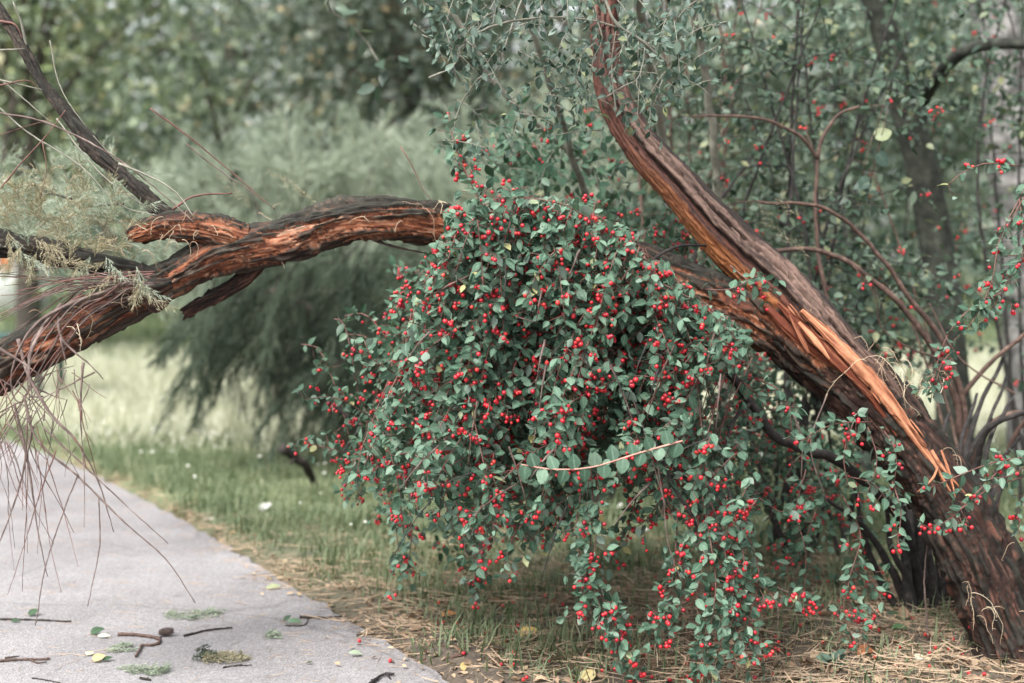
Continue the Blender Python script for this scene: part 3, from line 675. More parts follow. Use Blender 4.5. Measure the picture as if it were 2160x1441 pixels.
for px, py, d, L in [(890, 440, 3.2, 75), (895, 445, 3.2, 60), (925, 425, 3.21, 45), (945, 430, 3.21, 40), (1000, 440, 3.23, 45), (780, 470, 3.16, 40), (850, 470, 3.18, 35), (445, 478, 3.08, 28), (420, 445, 3.07, 45), (395, 450, 3.07, 40), (620, 545, 3.15, 60), (545, 450, 3.12, 24), (575, 440, 3.13, 22),
                   (150, 650, 3.0, 90), (170, 665, 3.0, 80), (140, 690, 2.99, 60), (165, 690, 2.99, 70), (235, 640, 3.0, 50), (260, 650, 3.0, 60), (250, 470, 3.06, 40), (280, 520, 3.05, 50), (300, 530, 3.05, 60), (90, 540, 3.02, 60), (60, 660, 2.98, 70),
                   (1860, 735, 3.3, 60), (1830, 742, 3.3, 55), (1885, 755, 3.3, 70), (1845, 760, 3.28, 60), (1900, 760, 3.29, 70), (1870, 775, 3.28, 60), (1920, 790, 3.3, 60), (1660, 590, 3.38, 70), (1700, 645, 3.36, 60), (1990, 950, 3.25, 60), (2010, 960, 3.25, 55),
                   *[(1800 + 14 * k, 715 + 9 * k + (k * 37) % 40, 3.31, 60 + (k * 53) % 60) for k in range(14)], *[(2040 + 8 * k, 1240 + 11 * k, 3.2, 60 + (k * 29) % 50) for k in range(3)], *[(330 + 9 * k, 470 + (k * 31) % 50, 3.07, 30 + (k * 17) % 40) for k in range(10)], (2030, 1230, 3.2, 70), (2080, 1280, 3.2, 80), (2095, 1285, 3.2, 60), (2070, 1290, 3.19, 90), (2060, 1300, 3.2, 60), (2140, 1145, 3.22, 50), (2150, 1290, 3.19, 90), (1645, 590, 3.38, 60)]:
    curl(px, py, d, L)

# feathery foliage of the fallen crown
def feather_mesh(axes, rng, nb=26, bl=0.07, ns=22, sl=0.018, sw=0.0008, droop=0.2):
    """axes: polylines; branchlets along them; slivers along the branchlets. returns verts/faces/rnd"""
    Vs, Rn = [], []
    for C in axes:
        C = spline(C, n=nb + 2)[1:-1]; T = nrm(np.gradient(C, axis=0)); S = rand_perp(T, rng)
        D = nrm(1.0 * T + 0.6 * S + np.array([0, 0, -droop])); L = bl * rng.uniform(0.5, 1.3, len(C)) * np.linspace(1.1, 0.6, len(C))
        t = rng.random((len(C), ns)); q = C[:, None] + D[:, None] * (L[:, None] * t)[..., None] + np.array([0, 0, -droop * 0.5]) * ((L[:, None] * t) ** 1.5)[..., None] * 2
        q = q.reshape(-1, 3); Dr = np.repeat(D, ns, 0); s = nrm(1.0 * Dr + 0.5 * rand_perp(Dr, rng)); w = rand_perp(s, rng) * sw
        l = sl * rng.uniform(0.5, 1.3, len(q))[:, None]
        Vs.append(np.stack([q - w, q + w, q + s * l], 1).reshape(-1, 3)); tone = rng.normal(0, 0.22); Rn.append(np.repeat(np.clip(rng.normal(0.5, 0.16, len(q)) + tone, 0, 1), 3))
        ax = np.stack([C, C + D * L[:, None]], 1); ww = rand_perp(D, rng) * sw * 0.9                  # branchlet axes
        Vs.append(np.stack([ax[:, 0] - ww, ax[:, 0] + ww, ax[:, 1]], 1).reshape(-1, 3)); Rn.append(np.repeat(np.full(len(C), 0.7), 3))
    V = np.concatenate(Vs); F = np.arange(len(V)).reshape(-1, 3); return V, [F], np.concatenate(Rn)
def feather_part(name, axes, mat, parent, stuff=True, **kw):
    V, F, r = feather_mesh(axes, rng, **kw); return build(name, V, F, M[mat], parent, {'rnd': r, 'mid': np.ones(len(V))}, False, stuff)
for i in range(70):
    x, y, d = rng.uniform(-40, 300), rng.uniform(420, 585), rng.uniform(3.0, 3.3); a = rng.uniform(-2.6, -0.6); L = rng.uniform(60, 150)
    mat = 'feather' if i % 3 == 0 else 'dryfeather'
    feather_part('feathery_sprig', [P(np.array([x, x + L * 0.5 * math.cos(a), x + L * math.cos(a)]), np.array([y, y + L * 0.55 * math.sin(a), y + L * 0.8 * math.sin(a) + 15]), np.array([d, d - 0.02, d - 0.03]))], mat, tree, stuff=False, nb=22, bl=0.04, ns=12, sl=0.009, sw=0.0008)
for i in range(26):
    x, y, d = rng.uniform(-40, 330), 0, rng.uniform(2.97, 3.04); y = 505 + 0.24 * x + rng.uniform(-25, 45); a = rng.uniform(0.2, 2.9); L = rng.uniform(40, 110)
    feather_part('feathery_sprig', [P(np.array([x, x + L * 0.5 * math.cos(a), x + L * math.cos(a)]), np.array([y, y + 6 + L * 0.3 * math.sin(a), y + L * 0.7 * math.sin(a)]), np.array([d, d - 0.02, d - 0.03]))], 'dryfeather' if i % 4 else 'feather', tree, stuff=False, nb=18, bl=0.03, ns=8, sl=0.008, sw=0.0008)
ax = []
for i in range(46):
    x, y, d = rng.uniform(-80, 260), rng.uniform(330, 520), rng.uniform(3.7, 4.6); a = rng.uniform(-2.9, -0.2); L = rng.uniform(80, 170)
    ax.append(P(np.array([x, x + L * 0.5 * math.cos(a), x + L * math.cos(a)]), np.array([y + 40, y + 40 + L * 0.5 * math.sin(a), y + 50 + L * 0.7 * math.sin(a)]), np.array([d, d, d])))
feather_part('foliage', ax, 'feather', tree, nb=26, bl=0.09, ns=22, sl=0.016, sw=0.0009)
for pts in [[(150, 420), (60, 395), (0, 385)], [(260, 430), (160, 440), (20, 470)], [(320, 450), (250, 400), (150, 390)]]:
    twig_part([(x, y, 3.9) if k else (x, y, 3.2) for k, (x, y) in enumerate(pts)], 0.003, 0.001, 'darkwood', 'branch')
for (x, y) in [(590, 360), (625, 375), (650, 395), (500, 395), (485, 370), (1660, 420), (1640, 470), (1680, 500)]:
    d = 3.2 if x < 1000 else 3.5
    feather_part('dry_sprig', [P(np.array([x + 30, x, x - 25]), np.array([y + 45, y + 15, y]), np.array([d, d, d]))], 'dryfeather', tree, stuff=False, nb=14, bl=0.022, ns=6, sl=0.006, sw=0.0006)

# ------------------------------------------------------------------ the berry shrub
rng = np.random.default_rng(33)
SB = G(1955, 1300); SB[2] = 0
shrub = thing('cotoneaster_shrub', SB, 'arching shrub loaded with clusters of red berries in front of the fallen log', 'shrub')
def W(pts):
    A = np.array(pts, float); return P(A[:, 0], A[:, 1], A[:, 2])
def stem_part(pts, r0, r1, mat, parent, name='stem', m=10, lump=0.12):
    C = spline(W(pts) if not isinstance(pts, np.ndarray) else pts, step=0.012); n = len(C); R = np.linspace(r0, r1, n) * (1 + 0.10 * pn(np.stack([np.arange(n) * 0.37, 0 * np.arange(n) + r0 * 999, 0 * np.arange(n)], -1)))
    C = C + 0.35 * (r0 + 0.006) * np.stack([pn(C * 14 + 3), pn(C * 14 + 31), pn(C * 14 + 77)], -1)
    T, N, B = frames(C); u = np.linspace(0, 2 * np.pi, m, endpoint=False); D = np.cos(u)[None, :, None] * N[:, None] + np.sin(u)[None, :, None] * B[:, None]
    q = (C[:, None] + D * R[:, None, None]).reshape(-1, 3); k = 1 + lump * pn(q * 45)
    V = np.repeat(C, m, 0) + D.reshape(-1, 3) * (np.repeat(R, m) * k)[:, None]; V = np.concatenate([V, C[:1], C[-1:]]); kk = np.arange(m)
    cap = np.concatenate([np.stack([np.full(m, n * m), (kk + 1) % m, kk], -1), np.stack([np.full(m, n * m + 1), (n - 1) * m + kk, (n - 1) * m + (kk + 1) % m], -1)])
    return build(name, V, [ring_faces(n, m), cap], M[mat], parent, None, True)
ZB = 3.73
stems = [([(1950, 1315, ZB), (1925, 1180, 3.68), (1890, 1075, 3.6), (1760, 972, 3.48), (1640, 925, 3.36), (1585, 850, 3.3), (1510, 765, 3.26), (1400, 735, 3.22), (1330, 760, 3.2)], 0.017, 0.008),
         ([(1930, 1315, ZB), (1880, 1200, 3.7), (1820, 1110, 3.66), (1740, 1050, 3.6)], 0.014, 0.004), ([(1975, 1315, ZB), (1990, 1180, 3.7), (1975, 1040, 3.66), (1930, 930, 3.6), (1850, 860, 3.55)], 0.016, 0.005),
         ([(2000, 1315, ZB + 0.03), (2040, 1150, 3.75), (2060, 980, 3.72), (2090, 900, 3.66), (2170, 868, 3.6)], 0.015, 0.006), ([(1915, 1315, ZB), (1860, 1230, 3.72), (1830, 1150, 3.7), (1800, 1020, 3.68)], 0.012, 0.004),
         ([(1960, 1315, 3.8), (1940, 1150, 3.82), (1900, 1000, 3.85), (1860, 900, 3.9)], 0.016, 0.005), ([(1985, 1315, 3.8), (2010, 1200, 3.85), (2030, 1050, 3.9), (2050, 900, 3.95), (2120, 750, 4.0)], 0.014, 0.005),
         ([(1940, 1315, 3.7), (1915, 1220, 3.66), (1880, 1160, 3.62), (1870, 1060, 3.6)], 0.012, 0.005), ([(1970, 1315, 3.68), (1965, 1200, 3.64), (1950, 1110, 3.62), (1900, 1030, 3.6)], 0.014, 0.006),
         ([(1510, 765, 3.27), (1440, 690, 3.35), (1300, 610, 3.38), (1150, 520, 3.3), (1050, 450, 3.2)], 0.010, 0.004),
         ([(1510, 765, 3.26), (1430, 800, 3.25), (1250, 830, 3.15), (1120, 900, 3.05)], 0.007, 0.003), ([(1400, 735, 3.3), (1300, 740, 3.5), (1150, 720, 3.7), (950, 760, 3.75), (800, 860, 3.75), (720, 960, 3.7)], 0.010, 0.003),
         ([(1330, 760, 3.2), (1180, 660, 3.12), (1060, 640, 3.08), (950, 700, 3.05), (870, 800, 3.05)], 0.006, 0.002), ([(1400, 735, 3.2), (1350, 830, 3.05), (1370, 930, 3.0), (1460, 1020, 2.98)], 0.006, 0.003),
         ([(1310, 790, 3.05), (1330, 870, 3.0), (1385, 945, 2.98), (1430, 1040, 2.98), (1480, 1130, 3.0)], 0.006, 0.003), ([(1585, 850, 3.3), (1540, 900, 3.15), (1530, 1000, 3.05), (1560, 1100, 3.02)], 0.005, 0.002),
         ([(700, 850, 3.75), (760, 900, 3.74), (850, 960, 3.72)], 0.006, 0.006), ([(1290, 470, 3.15), (1330, 490, 3.2), (1350, 540, 3.25), (1345, 620, 3.25)], 0.003, 0.002), ([(1360, 560, 3.3), (1430, 520, 3.4), (1530, 520, 3.5)], 0.004, 0.003)]
_r = np.random.default_rng(8)
for i in range(16):
    x0 = _r.uniform(1890, 2030); d0 = _r.uniform(3.66, 3.86); x1 = x0 + (x0 - 1955) * _r.uniform(0.6, 1.6) + _r.normal() * 25; y1 = _r.uniform(930, 1120)
    stems.append(([(x0, 1312, d0), (lerp(x0, x1, 0.35) + _r.normal() * 8, lerp(1312, y1, 0.45), d0), (x1, y1, d0 + _r.uniform(-0.08, 0.1)), (x1 + (x1 - x0) * 0.7, y1 - _r.uniform(60, 140), d0 + _r.uniform(-0.1, 0.2))], _r.uniform(0.009, 0.017), 0.004))
for pts, a, b in stems: stem_part(pts, a, b, 'stem', shrub)

MASS = [(905, 560), (955, 455), (1075, 408), (1200, 425), (1300, 475), (1440, 600), (1560, 690), (1592, 755), (1500, 800), (1440, 860), (1450, 905), (1560, 930), (1605, 1010), (1600, 1120), (1510, 1150), (1400, 1085), (1290, 1010), (1240, 1060), (1225, 1175), (1100, 1160), (990, 1165), (930, 1120), (860, 1105), (790, 1085), (735, 1000), (780, 900), (805, 830), (850, 700)]
bx0, by0 = np.min(MASS, 0); bx1, by1 = np.max(MASS, 0)
def mass_strands(n, poly, dlo, dhi, rng, reach=(90, 300), drop=(60, 330), bulge=40):
    out = []; lo = np.min(poly, 0); hi = np.max(poly, 0)
    while len(out) < n:
        x, y = rng.uniform(lo[0], hi[0]), rng.uniform(lo[1], hi[1])
        if not inside_poly(np.array([x]), np.array([y]), poly)[0]: continue
        d = rng.uniform(dlo, dhi); rx = rng.uniform(*reach) * (0.4 + 0.6 * (y > 700)); ry = rng.uniform(*drop); sgn = 1 if rng.random() < 0.8 else -0.5
        sx, sy = x + rx * sgn, max(y - ry, lo[1] + 10)
        out.append(W([(sx, sy, d + 0.10), (lerp(sx, x, 0.35), lerp(sy, y, 0.12) - bulge * 0.4, d + 0.05), (lerp(sx, x, 0.75), lerp(sy, y, 0.55), d), (x, y + 20, d)]))
    return out
front = mass_strands(235, MASS, 2.92, 3.22, rng) + mass_strands(160, MASS, 3.2, 3.5, rng)
# strands along the crest so the outline follows the photo
for a, b in [((1290, 470), (960, 460)), ((1200, 440), (930, 520)), ((1150, 430), (905, 560)), ((1100, 430), (880, 610)), ((1300, 500), (1080, 415)), ((1440, 610), (1230, 440)), ((1560, 720), (1330, 530)), ((1400, 600), (1590, 760)), ((1340, 560), (1540, 700))]:
    d = rng.uniform(3.02, 3.14); front.append(W([(a[0], a[1], d), (lerp(a[0], b[0], 0.5), lerp(a[1], b[1], 0.5) - 25, d - 0.03), (b[0], b[1], d - 0.05)]))
lv, br, tw = dress(front, rng, spacing=0.0115, leaf_len=0.0265, spur_p=0.42, spur_n=3, berry_p=0.21, rnd_n=0.6)
def clip_mass(lv, br, poly, pad=10):
    rag = lambda x, y: (x + 38 * pn(np.stack([x / 45, y / 45, 0 * x + 1.5], -1)), y + 38 * pn(np.stack([x / 45, y / 45, 0 * x + 8.5], -1)))
    x, y = rag(*proj(lv[0] + lv[1] * lv[3][:, None] * 0.5)); k = inside_poly(x, y, poly); lv = [a[k] for a in lv]
    if len(br[0]): x, y = rag(*proj(br[0])); k = inside_poly(x, y, poly); br = [a[k] for a in br]
    return lv, br
lv, br = clip_mass(lv, br, MASS)
def clip_twigs(polys, poly):
    out = []
    for C in polys:
        x, y = proj(np.asarray(C)); k = inside_poly(x, y, poly)
        C = np.asarray(C)[k]
        if len(C) > 1: out.append(C)
    return out
TW = clip_twigs(front_r := [spline(c, step=0.02) for c in front], MASS) 
# free hanging strands and outer sprays, drawn one by one
free = [W(p) for p in [
    [(1245, 960, 3.0), (1250, 1060, 2.98), (1245, 1150, 2.97), (1240, 1240, 2.97), (1285, 1330, 2.97), (1325, 1440, 2.98)], [(1260, 1000, 2.98), (1262, 1100, 2.96), (1250, 1200, 2.96), (1270, 1300, 2.96)], [(1225, 1040, 3.0), (1215, 1120, 2.99), (1228, 1210, 2.98), (1225, 1300, 2.98)], [(1262, 1250, 2.97), (1310, 1340, 2.96), (1300, 1410, 2.97)], [(1240, 1230, 2.97), (1275, 1330, 2.96), (1330, 1380, 2.96)],
    [(1430, 1060, 3.02), (1425, 1160, 3.0), (1415, 1240, 2.98), (1395, 1300, 2.98), (1385, 1350, 2.98)], [(1440, 1150, 3.0), (1425, 1230, 2.99), (1410, 1320, 2.98)],
    [(1480, 1040, 3.0), (1500, 1150, 2.97), (1510, 1240, 2.96), (1495, 1340, 2.95), (1470, 1430, 2.95)], [(1500, 1060, 3.0), (1530, 1170, 2.97), (1540, 1270, 2.96), (1520, 1360, 2.96), (1490, 1441, 2.96)], [(1540, 1050, 3.02), (1590, 1160, 3.0), (1600, 1230, 2.99), (1580, 1320, 2.98), (1610, 1420, 2.98)], [(1520, 1100, 3.0), (1555, 1200, 2.98), (1545, 1300, 2.97), (1575, 1380, 2.97)], [(1470, 1080, 3.0), (1480, 1180, 2.98), (1470, 1280, 2.97), (1500, 1390, 2.96)], [(1550, 1090, 3.0), (1570, 1190, 2.98), (1560, 1290, 2.98), (1545, 1400, 2.97)], [(1590, 1230, 2.99), (1640, 1255, 2.98), (1690, 1270, 2.98)],
    [(840, 1040, 3.45), (850, 1110, 3.45), (852, 1170, 3.45), (850, 1235, 3.45)], [(862, 1060, 3.42), (868, 1130, 3.42), (858, 1200, 3.42)], [(828, 1050, 3.5), (838, 1140, 3.5), (845, 1215, 3.5)], [(1000, 1080, 3.5), (1000, 1160, 3.5), (1010, 1260, 3.5)], [(960, 1060, 3.05), (1010, 1130, 3.02), (1000, 1230, 3.02)], [(1120, 1080, 3.0), (1080, 1140, 2.98), (1060, 1210, 2.98)],
    [(830, 920, 3.55), (760, 865, 3.5), (700, 838, 3.48), (642, 842, 3.46)], [(840, 980, 3.6), (760, 960, 3.6), (690, 945, 3.6), (632, 932, 3.6)], [(860, 800, 3.15), (820, 780, 3.12), (785, 755, 3.1), (768, 718, 3.1)], [(860, 900, 3.3), (790, 930, 3.3), (735, 1000, 3.3)], [(850, 960, 3.5), (780, 1000, 3.5), (750, 1060, 3.5)], [(950, 560, 3.1), (880, 620, 3.1), (830, 640, 3.1)],
    [(1345, 1040, 3.3), (1325, 1110, 3.3), (1300, 1160, 3.28), (1285, 1200, 3.28)], [(1400, 1040, 3.1), (1370, 1090, 3.1), (1345, 1110, 3.1)],
    [(1020, 450, 3.1), (1000, 400, 3.12), (975, 345, 3.14), (955, 290, 3.16), (945, 235, 3.18)], [(1005, 410, 3.12), (985, 370, 3.14), (960, 335, 3.15)],
    [(1250, 470, 3.1), (1255, 425, 3.1)], [(1100, 440, 3.08), (1090, 400, 3.06), (1120, 395, 3.05)]]]
lv2, br2, tw2 = dress(free, rng, spacing=0.0105, leaf_len=0.0265, spur_p=0.5, spur_n=3, berry_p=0.23, rnd_n=0.6)
# sprays to the right, in front of the trunk and the stems
right = [W(p) for p in [
    [(2190, 340, 3.25), (2150, 420, 3.2), (2110, 500, 3.17), (2090, 600, 3.15), (2050, 680, 3.14), (2010, 720, 3.13)], [(2150, 420, 3.2), (2160, 520, 3.18), (2120, 600, 3.17), (2060, 660, 3.16)], [(2150, 350, 3.22), (2080, 345, 3.2), (2030, 365, 3.2), (2000, 390, 3.2)], [(2110, 620, 3.15), (2060, 640, 3.15), (2010, 690, 3.14), (1985, 740, 3.14), (1970, 800, 3.14), (1965, 840, 3.14)], [(2180, 480, 3.2), (2150, 560, 3.19), (2100, 640, 3.18), (2060, 700, 3.17)], [(2170, 400, 3.2), (2130, 470, 3.19), (2100, 540, 3.18)], [(2010, 740, 3.14), (1985, 770, 3.14), (1968, 840, 3.14)],
    [(2190, 960, 3.1), (2100, 975, 3.08), (2030, 1000, 3.07), (1960, 1030, 3.07)], [(2180, 1000, 3.1), (2090, 1030, 3.08), (2020, 1080, 3.07), (1970, 1120, 3.08)], [(2120, 980, 3.08), (2060, 1040, 3.06), (2000, 1100, 3.06)], [(2190, 1020, 3.1), (2150, 1060, 3.1), (2150, 1110, 3.1)], [(2190, 960, 3.08), (2140, 1000, 3.07), (2090, 1010, 3.06)],
    [(1700, 990, 3.35), (1680, 1080, 3.32), (1700, 1170, 3.3), (1690, 1290, 3.3)], [(1720, 1080, 3.35), (1690, 1160, 3.33), (1660, 1200, 3.32), (1680, 1260, 3.32)], [(1780, 1050, 3.3), (1815, 1130, 3.28), (1790, 1230, 3.26), (1800, 1300, 3.25), (1835, 1365, 3.25)], [(1800, 1150, 3.3), (1830, 1200, 3.3), (1870, 1290, 3.3)], [(1790, 1200, 3.27), (1780, 1290, 3.26), (1805, 1360, 3.25)],
    [(1600, 800, 3.15), (1650, 830, 3.13), (1670, 900, 3.12), (1660, 930, 3.12)], [(1560, 800, 3.2), (1610, 850, 3.18), (1600, 900, 3.18)], [(1840, 890, 3.28), (1760, 895, 3.22), (1690, 930, 3.2)], [(1830, 900, 3.28), (1850, 970, 3.24), (1830, 1040, 3.22)], [(1800, 890, 3.26), (1780, 960, 3.22), (1790, 1030, 3.22)], [(1860, 900, 3.28), (1890, 960, 3.24), (1880, 1060, 3.24)], [(1740, 1000, 3.25), (1840, 1020, 3.22), (1890, 1090, 3.22)], [(1880, 1010, 3.24), (1900, 1080, 3.2), (1890, 1160, 3.2)], [(1480, 610, 3.2), (1540, 610, 3.2), (1600, 580, 3.2)], [(1540, 560, 3.25), (1590, 600, 3.22), (1640, 615, 3.2)], [(1600, 1050, 3.2), (1650, 1080, 3.2), (1700, 1060, 3.2)], [(2060, 1180, 3.35), (2040, 1250, 3.35), (2055, 1320, 3.35)]]]
lv3, br3, tw3 = dress(right, rng, spacing=0.0125, leaf_len=0.0265, spur_p=0.38, spur_n=3, berry_p=0.24, skip=0.15, rnd_n=0.6)
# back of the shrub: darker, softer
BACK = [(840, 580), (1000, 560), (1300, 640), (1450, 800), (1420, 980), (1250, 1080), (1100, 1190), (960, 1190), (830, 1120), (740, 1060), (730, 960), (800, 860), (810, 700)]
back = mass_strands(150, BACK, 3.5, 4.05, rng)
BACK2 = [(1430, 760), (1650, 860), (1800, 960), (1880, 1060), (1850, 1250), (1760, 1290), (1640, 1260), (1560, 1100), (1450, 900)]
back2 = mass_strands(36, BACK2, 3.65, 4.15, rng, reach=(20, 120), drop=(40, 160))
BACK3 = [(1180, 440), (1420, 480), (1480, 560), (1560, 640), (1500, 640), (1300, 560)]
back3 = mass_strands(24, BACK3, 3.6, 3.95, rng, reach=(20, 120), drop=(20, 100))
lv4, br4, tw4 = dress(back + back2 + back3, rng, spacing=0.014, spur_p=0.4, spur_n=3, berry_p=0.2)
allL = [np.concatenate(x) for x in zip(lv, lv2, lv3)]; allB = [np.concatenate(x) for x in zip(br, br2, br3, br4)]
put_leaves(shrub, allL, 'oval', 'coton', rng, 300)
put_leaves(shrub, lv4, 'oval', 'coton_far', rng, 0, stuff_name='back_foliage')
put_berries(shrub, allB, rng, 300)
def tw_keep(polys, poly):
    c = np.array([p.mean(0) for p in polys]); x, y = proj(c); k = inside_poly(x, y, poly); return [p for p, q in zip(polys, k) if q]
mb = twig_mesh(TW, 0.0016, 0.0009, 5)
for polys, a in ((tw_keep(tw, MASS), 0.0008), (tw2, 0.0008), (tw3, 0.0008)):
    for C in polys: V, F = tube(C, np.full(len(C), a), 3); mb.add(V, F)
for C in free + right:
    C = spline(C, step=0.015); V, F = tube(C, np.linspace(0.0019, 0.0009, len(C)), 5); mb.add(V, F)
mb.build('fine_twigs', M['redtwig'], shrub, True, True)
mb = twig_mesh([spline(c, step=0.03) for c in back + back2 + back3], 0.0018, 0.001, 4)
for C in tw4: V, F = tube(C, np.full(len(C), 0.0008), 3); mb.add(V, F)
mb.build('fine_twigs', M['redtwig'], shrub, True, True)
# long pale shoot with rounder paired leaves
C = spline(W([(1440, 930, 2.9), (1350, 955, 2.87), (1250, 985, 2.86), (1170, 990, 2.86), (1100, 980, 2.87)]), step=0.004)
V, F = tube(C, np.linspace(0.0021, 0.0012, len(C)), 6)
o = build('shoot', V, F, plain_mat('pink_shoot', [(0.3, (0.34, 0.16, 0.13)), (0.7, (0.5, 0.28, 0.22))], 0.6), shrub, None, True)
idx = np.arange(3, len(C) - 2, 5); T = nrm(np.gradient(C, axis=0))[idx]; up = np.array([0, 0, 1.0])
sg = np.where(np.arange(len(idx)) % 2, 1.0, -1.0)[:, None]
put_leaves(shrub, [C[idx], nrm(sg * up + 0.25 * T + rng.normal(size=T.shape) * 0.12), nrm(np.array([0, -1, 0.25]) + 0.2 * rng.normal(size=T.shape)), rng.uniform(0.026, 0.036, len(idx))], 'round', 'coton', rng, 100)
# a few bare whippy twigs on the shrub
for pts, r in [([(1380, 940, 2.95), (1400, 1060, 2.95), (1410, 1150, 2.95), (1440, 1230, 2.96)], 0.0016), ([(1310, 790, 3.0), (1350, 880, 2.97), (1372, 960, 2.95), (1405, 1070, 2.95)], 0.002), ([(1590, 1230, 3.0), (1640, 1240, 3.0), (1690, 1262, 3.0)], 0.0014), ([(1958, 1350, 3.4), (1950, 1230, 3.42), (1958, 1130, 3.44)], 0.0028), ([(1985, 1220, 3.4), (1975, 1170, 3.4), (1990, 1130, 3.4), (1965, 1100, 3.4)], 0.0022),
               ([(1745, 830, 3.3), (1710, 940, 3.3), (1745, 1060, 3.3)], 0.002), ([(1660, 850, 3.3), (1690, 920, 3.3), (1690, 1010, 3.3)], 0.0022), ([(1130, 905, 2.95), (1120, 960, 2.95)], 0.001), ([(985, 1180, 2.98), (980, 1150, 2.98), (990, 1120, 2.98)], 0.0009)]:
    twig_part(pts, r, r * 0.6, 'twig', 'bare_twig', shrub)

for i in range(34):
    x, y = rng.uniform(880, 1560), rng.uniform(520, 1080)
    if not inside_poly(np.array([x]), np.array([y]), MASS)[0]: continue
    L = rng.uniform(60, 170); a = rng.normal(2.0, 0.5); d = rng.uniform(2.9, 2.98)
    twig_part([(x, y, d), (x + L * 0.5 * math.cos(a), y + L * 0.42 * math.sin(a), d - 0.02), (x + L * math.cos(a), y + L * math.sin(a), d)], rng.uniform(0.0014, 0.0032), 0.0008, ('stem', 'twig', 'brownstem')[i % 3], 'bare_twig', shrub)

# ------------------------------------------------------------------ narrow-leaved shrub arching over the torn limb
rng = np.random.default_rng(55)
hb = np.array([0.62, 4.35, 0.0])
honey = thing('honeysuckle_shrub', hb, 'tall shrub with small narrow grey-green leaves arching over the torn limb', 'shrub')
for pts, a, b in [([(1500, 1190, 4.35), (1450, 700, 4.3), (1400, 300, 4.1), (1350, 20, 3.8), (1290, -120, 3.6)], 0.022, 0.010), ([(1508, 1190, 4.4), (1530, 700, 4.4), (1500, 250, 4.2), (1440, -60, 3.9), (1350, -160, 3.6)], 0.018, 0.008), ([(1495, 1190, 4.3), (1400, 800, 4.2), (1250, 450, 4.0), (1150, 150, 3.7), (1080, -60, 3.5)], 0.016, 0.006), ([(1505, 1190, 4.38), (1330, 500, 4.3), (1050, 180, 4.0), (900, -60, 3.9), (760, -80, 4.2), (690, 0, 4.5), (760, 70, 4.6), (800, 130, 4.6)], 0.014, 0.002)]:
    stem_part(pts, a, b, 'greytwig', honey)
bare = [([(1268, -20, 3.2), (1300, 50, 3.2), (1350, 85, 3.22), (1405, 130, 3.24)], 0.0048), ([(960, 100, 3.1), (1040, 55, 3.12), (1140, 38, 3.15), (1240, 42, 3.2), (1320, 65, 3.22), (1395, 110, 3.24)], 0.003), ([(905, 165, 3.1), (955, 140, 3.1), (975, 100, 3.12), (1010, 60, 3.15), (1045, 0, 3.2)], 0.0024), ([(1280, 205, 3.2), (1310, 185, 3.18), (1343, 168, 3.17), (1355, 140, 3.17), (1360, 100, 3.18)], 0.0022), ([(1343, 168, 3.17), (1345, 190, 3.17), (1365, 215, 3.17)], 0.0018), ([(1250, 20, 3.2), (1270, 80, 3.2), (1250, 130, 3.2), (1240, 200, 3.2)], 0.0018), ([(1440, 165, 3.2), (1480, 185, 3.2), (1500, 205, 3.2)], 0.0018), ([(1100, 0, 3.25), (1075, 70, 3.22), (1045, 150, 3.2), (1010, 165, 3.2), (970, 225, 3.2), (950, 300, 3.2)], 0.0024), ([(1300, 240, 3.25), (1290, 140, 3.25), (1300, 60, 3.25)], 0.0022)]
for pts, r in bare: twig_part(pts, r, r * 0.55, 'greytwig', 'bare_twig', honey)
UP = [(945, -30), (1480, -30), (1480, 160), (1440, 250), (1385, 330), (1300, 300), (1240, 270), (1210, 330), (1140, 330), (1060, 340), (1000, 400), (965, 330), (930, 170)]
def spray(n, poly, dlo, dhi, rng, L=(60, 170)):
    out = []; lo = np.min(poly, 0); hi = np.max(poly, 0)
    while len(out) < n:
        x, y = rng.uniform(lo[0], hi[0]), rng.uniform(lo[1], hi[1])
        if not inside_poly(np.array([x]), np.array([y]), poly)[0]: continue
        a = rng.normal(1.57, 0.8); l = rng.uniform(*L); d = rng.uniform(dlo, dhi); dx, dy = l * math.cos(a), l * abs(math.sin(a)) * 0.8
        out.append(W([(x - dx, y - dy - 10, d + 0.04), (x - dx * 0.45, y - dy * 0.6 - 8, d), (x, y, d - 0.02)]))
    return out
UL = [(945, -30), (1270, -30), (1260, 130), (1230, 260), (1140, 300), (1060, 320), (1000, 380), (965, 300), (930, 170)]
sA = spray(40, UL, 3.0, 3.4, rng) + spray(18, [(1290, 60), (1470, 40), (1460, 220), (1380, 320), (1290, 240)], 3.05, 3.35, rng) + spray(22, UP, 3.4, 3.8, rng) + spray(12, [(1225, 0), (1330, 0), (1340, 280), (1240, 280)], 3.1, 3.4, rng)
lvh, _, twh = dress(sA, rng, spacing=0.015, leaf_len=0.023, bias=(0, -0.45, 0.55), spur_p=0.4, spur_n=3, berry_p=0.0, rnd_n=0.7, gravity=0.35)
put_leaves(honey, lvh, 'narrow', 'honey', rng, 300)
_bx = lvh
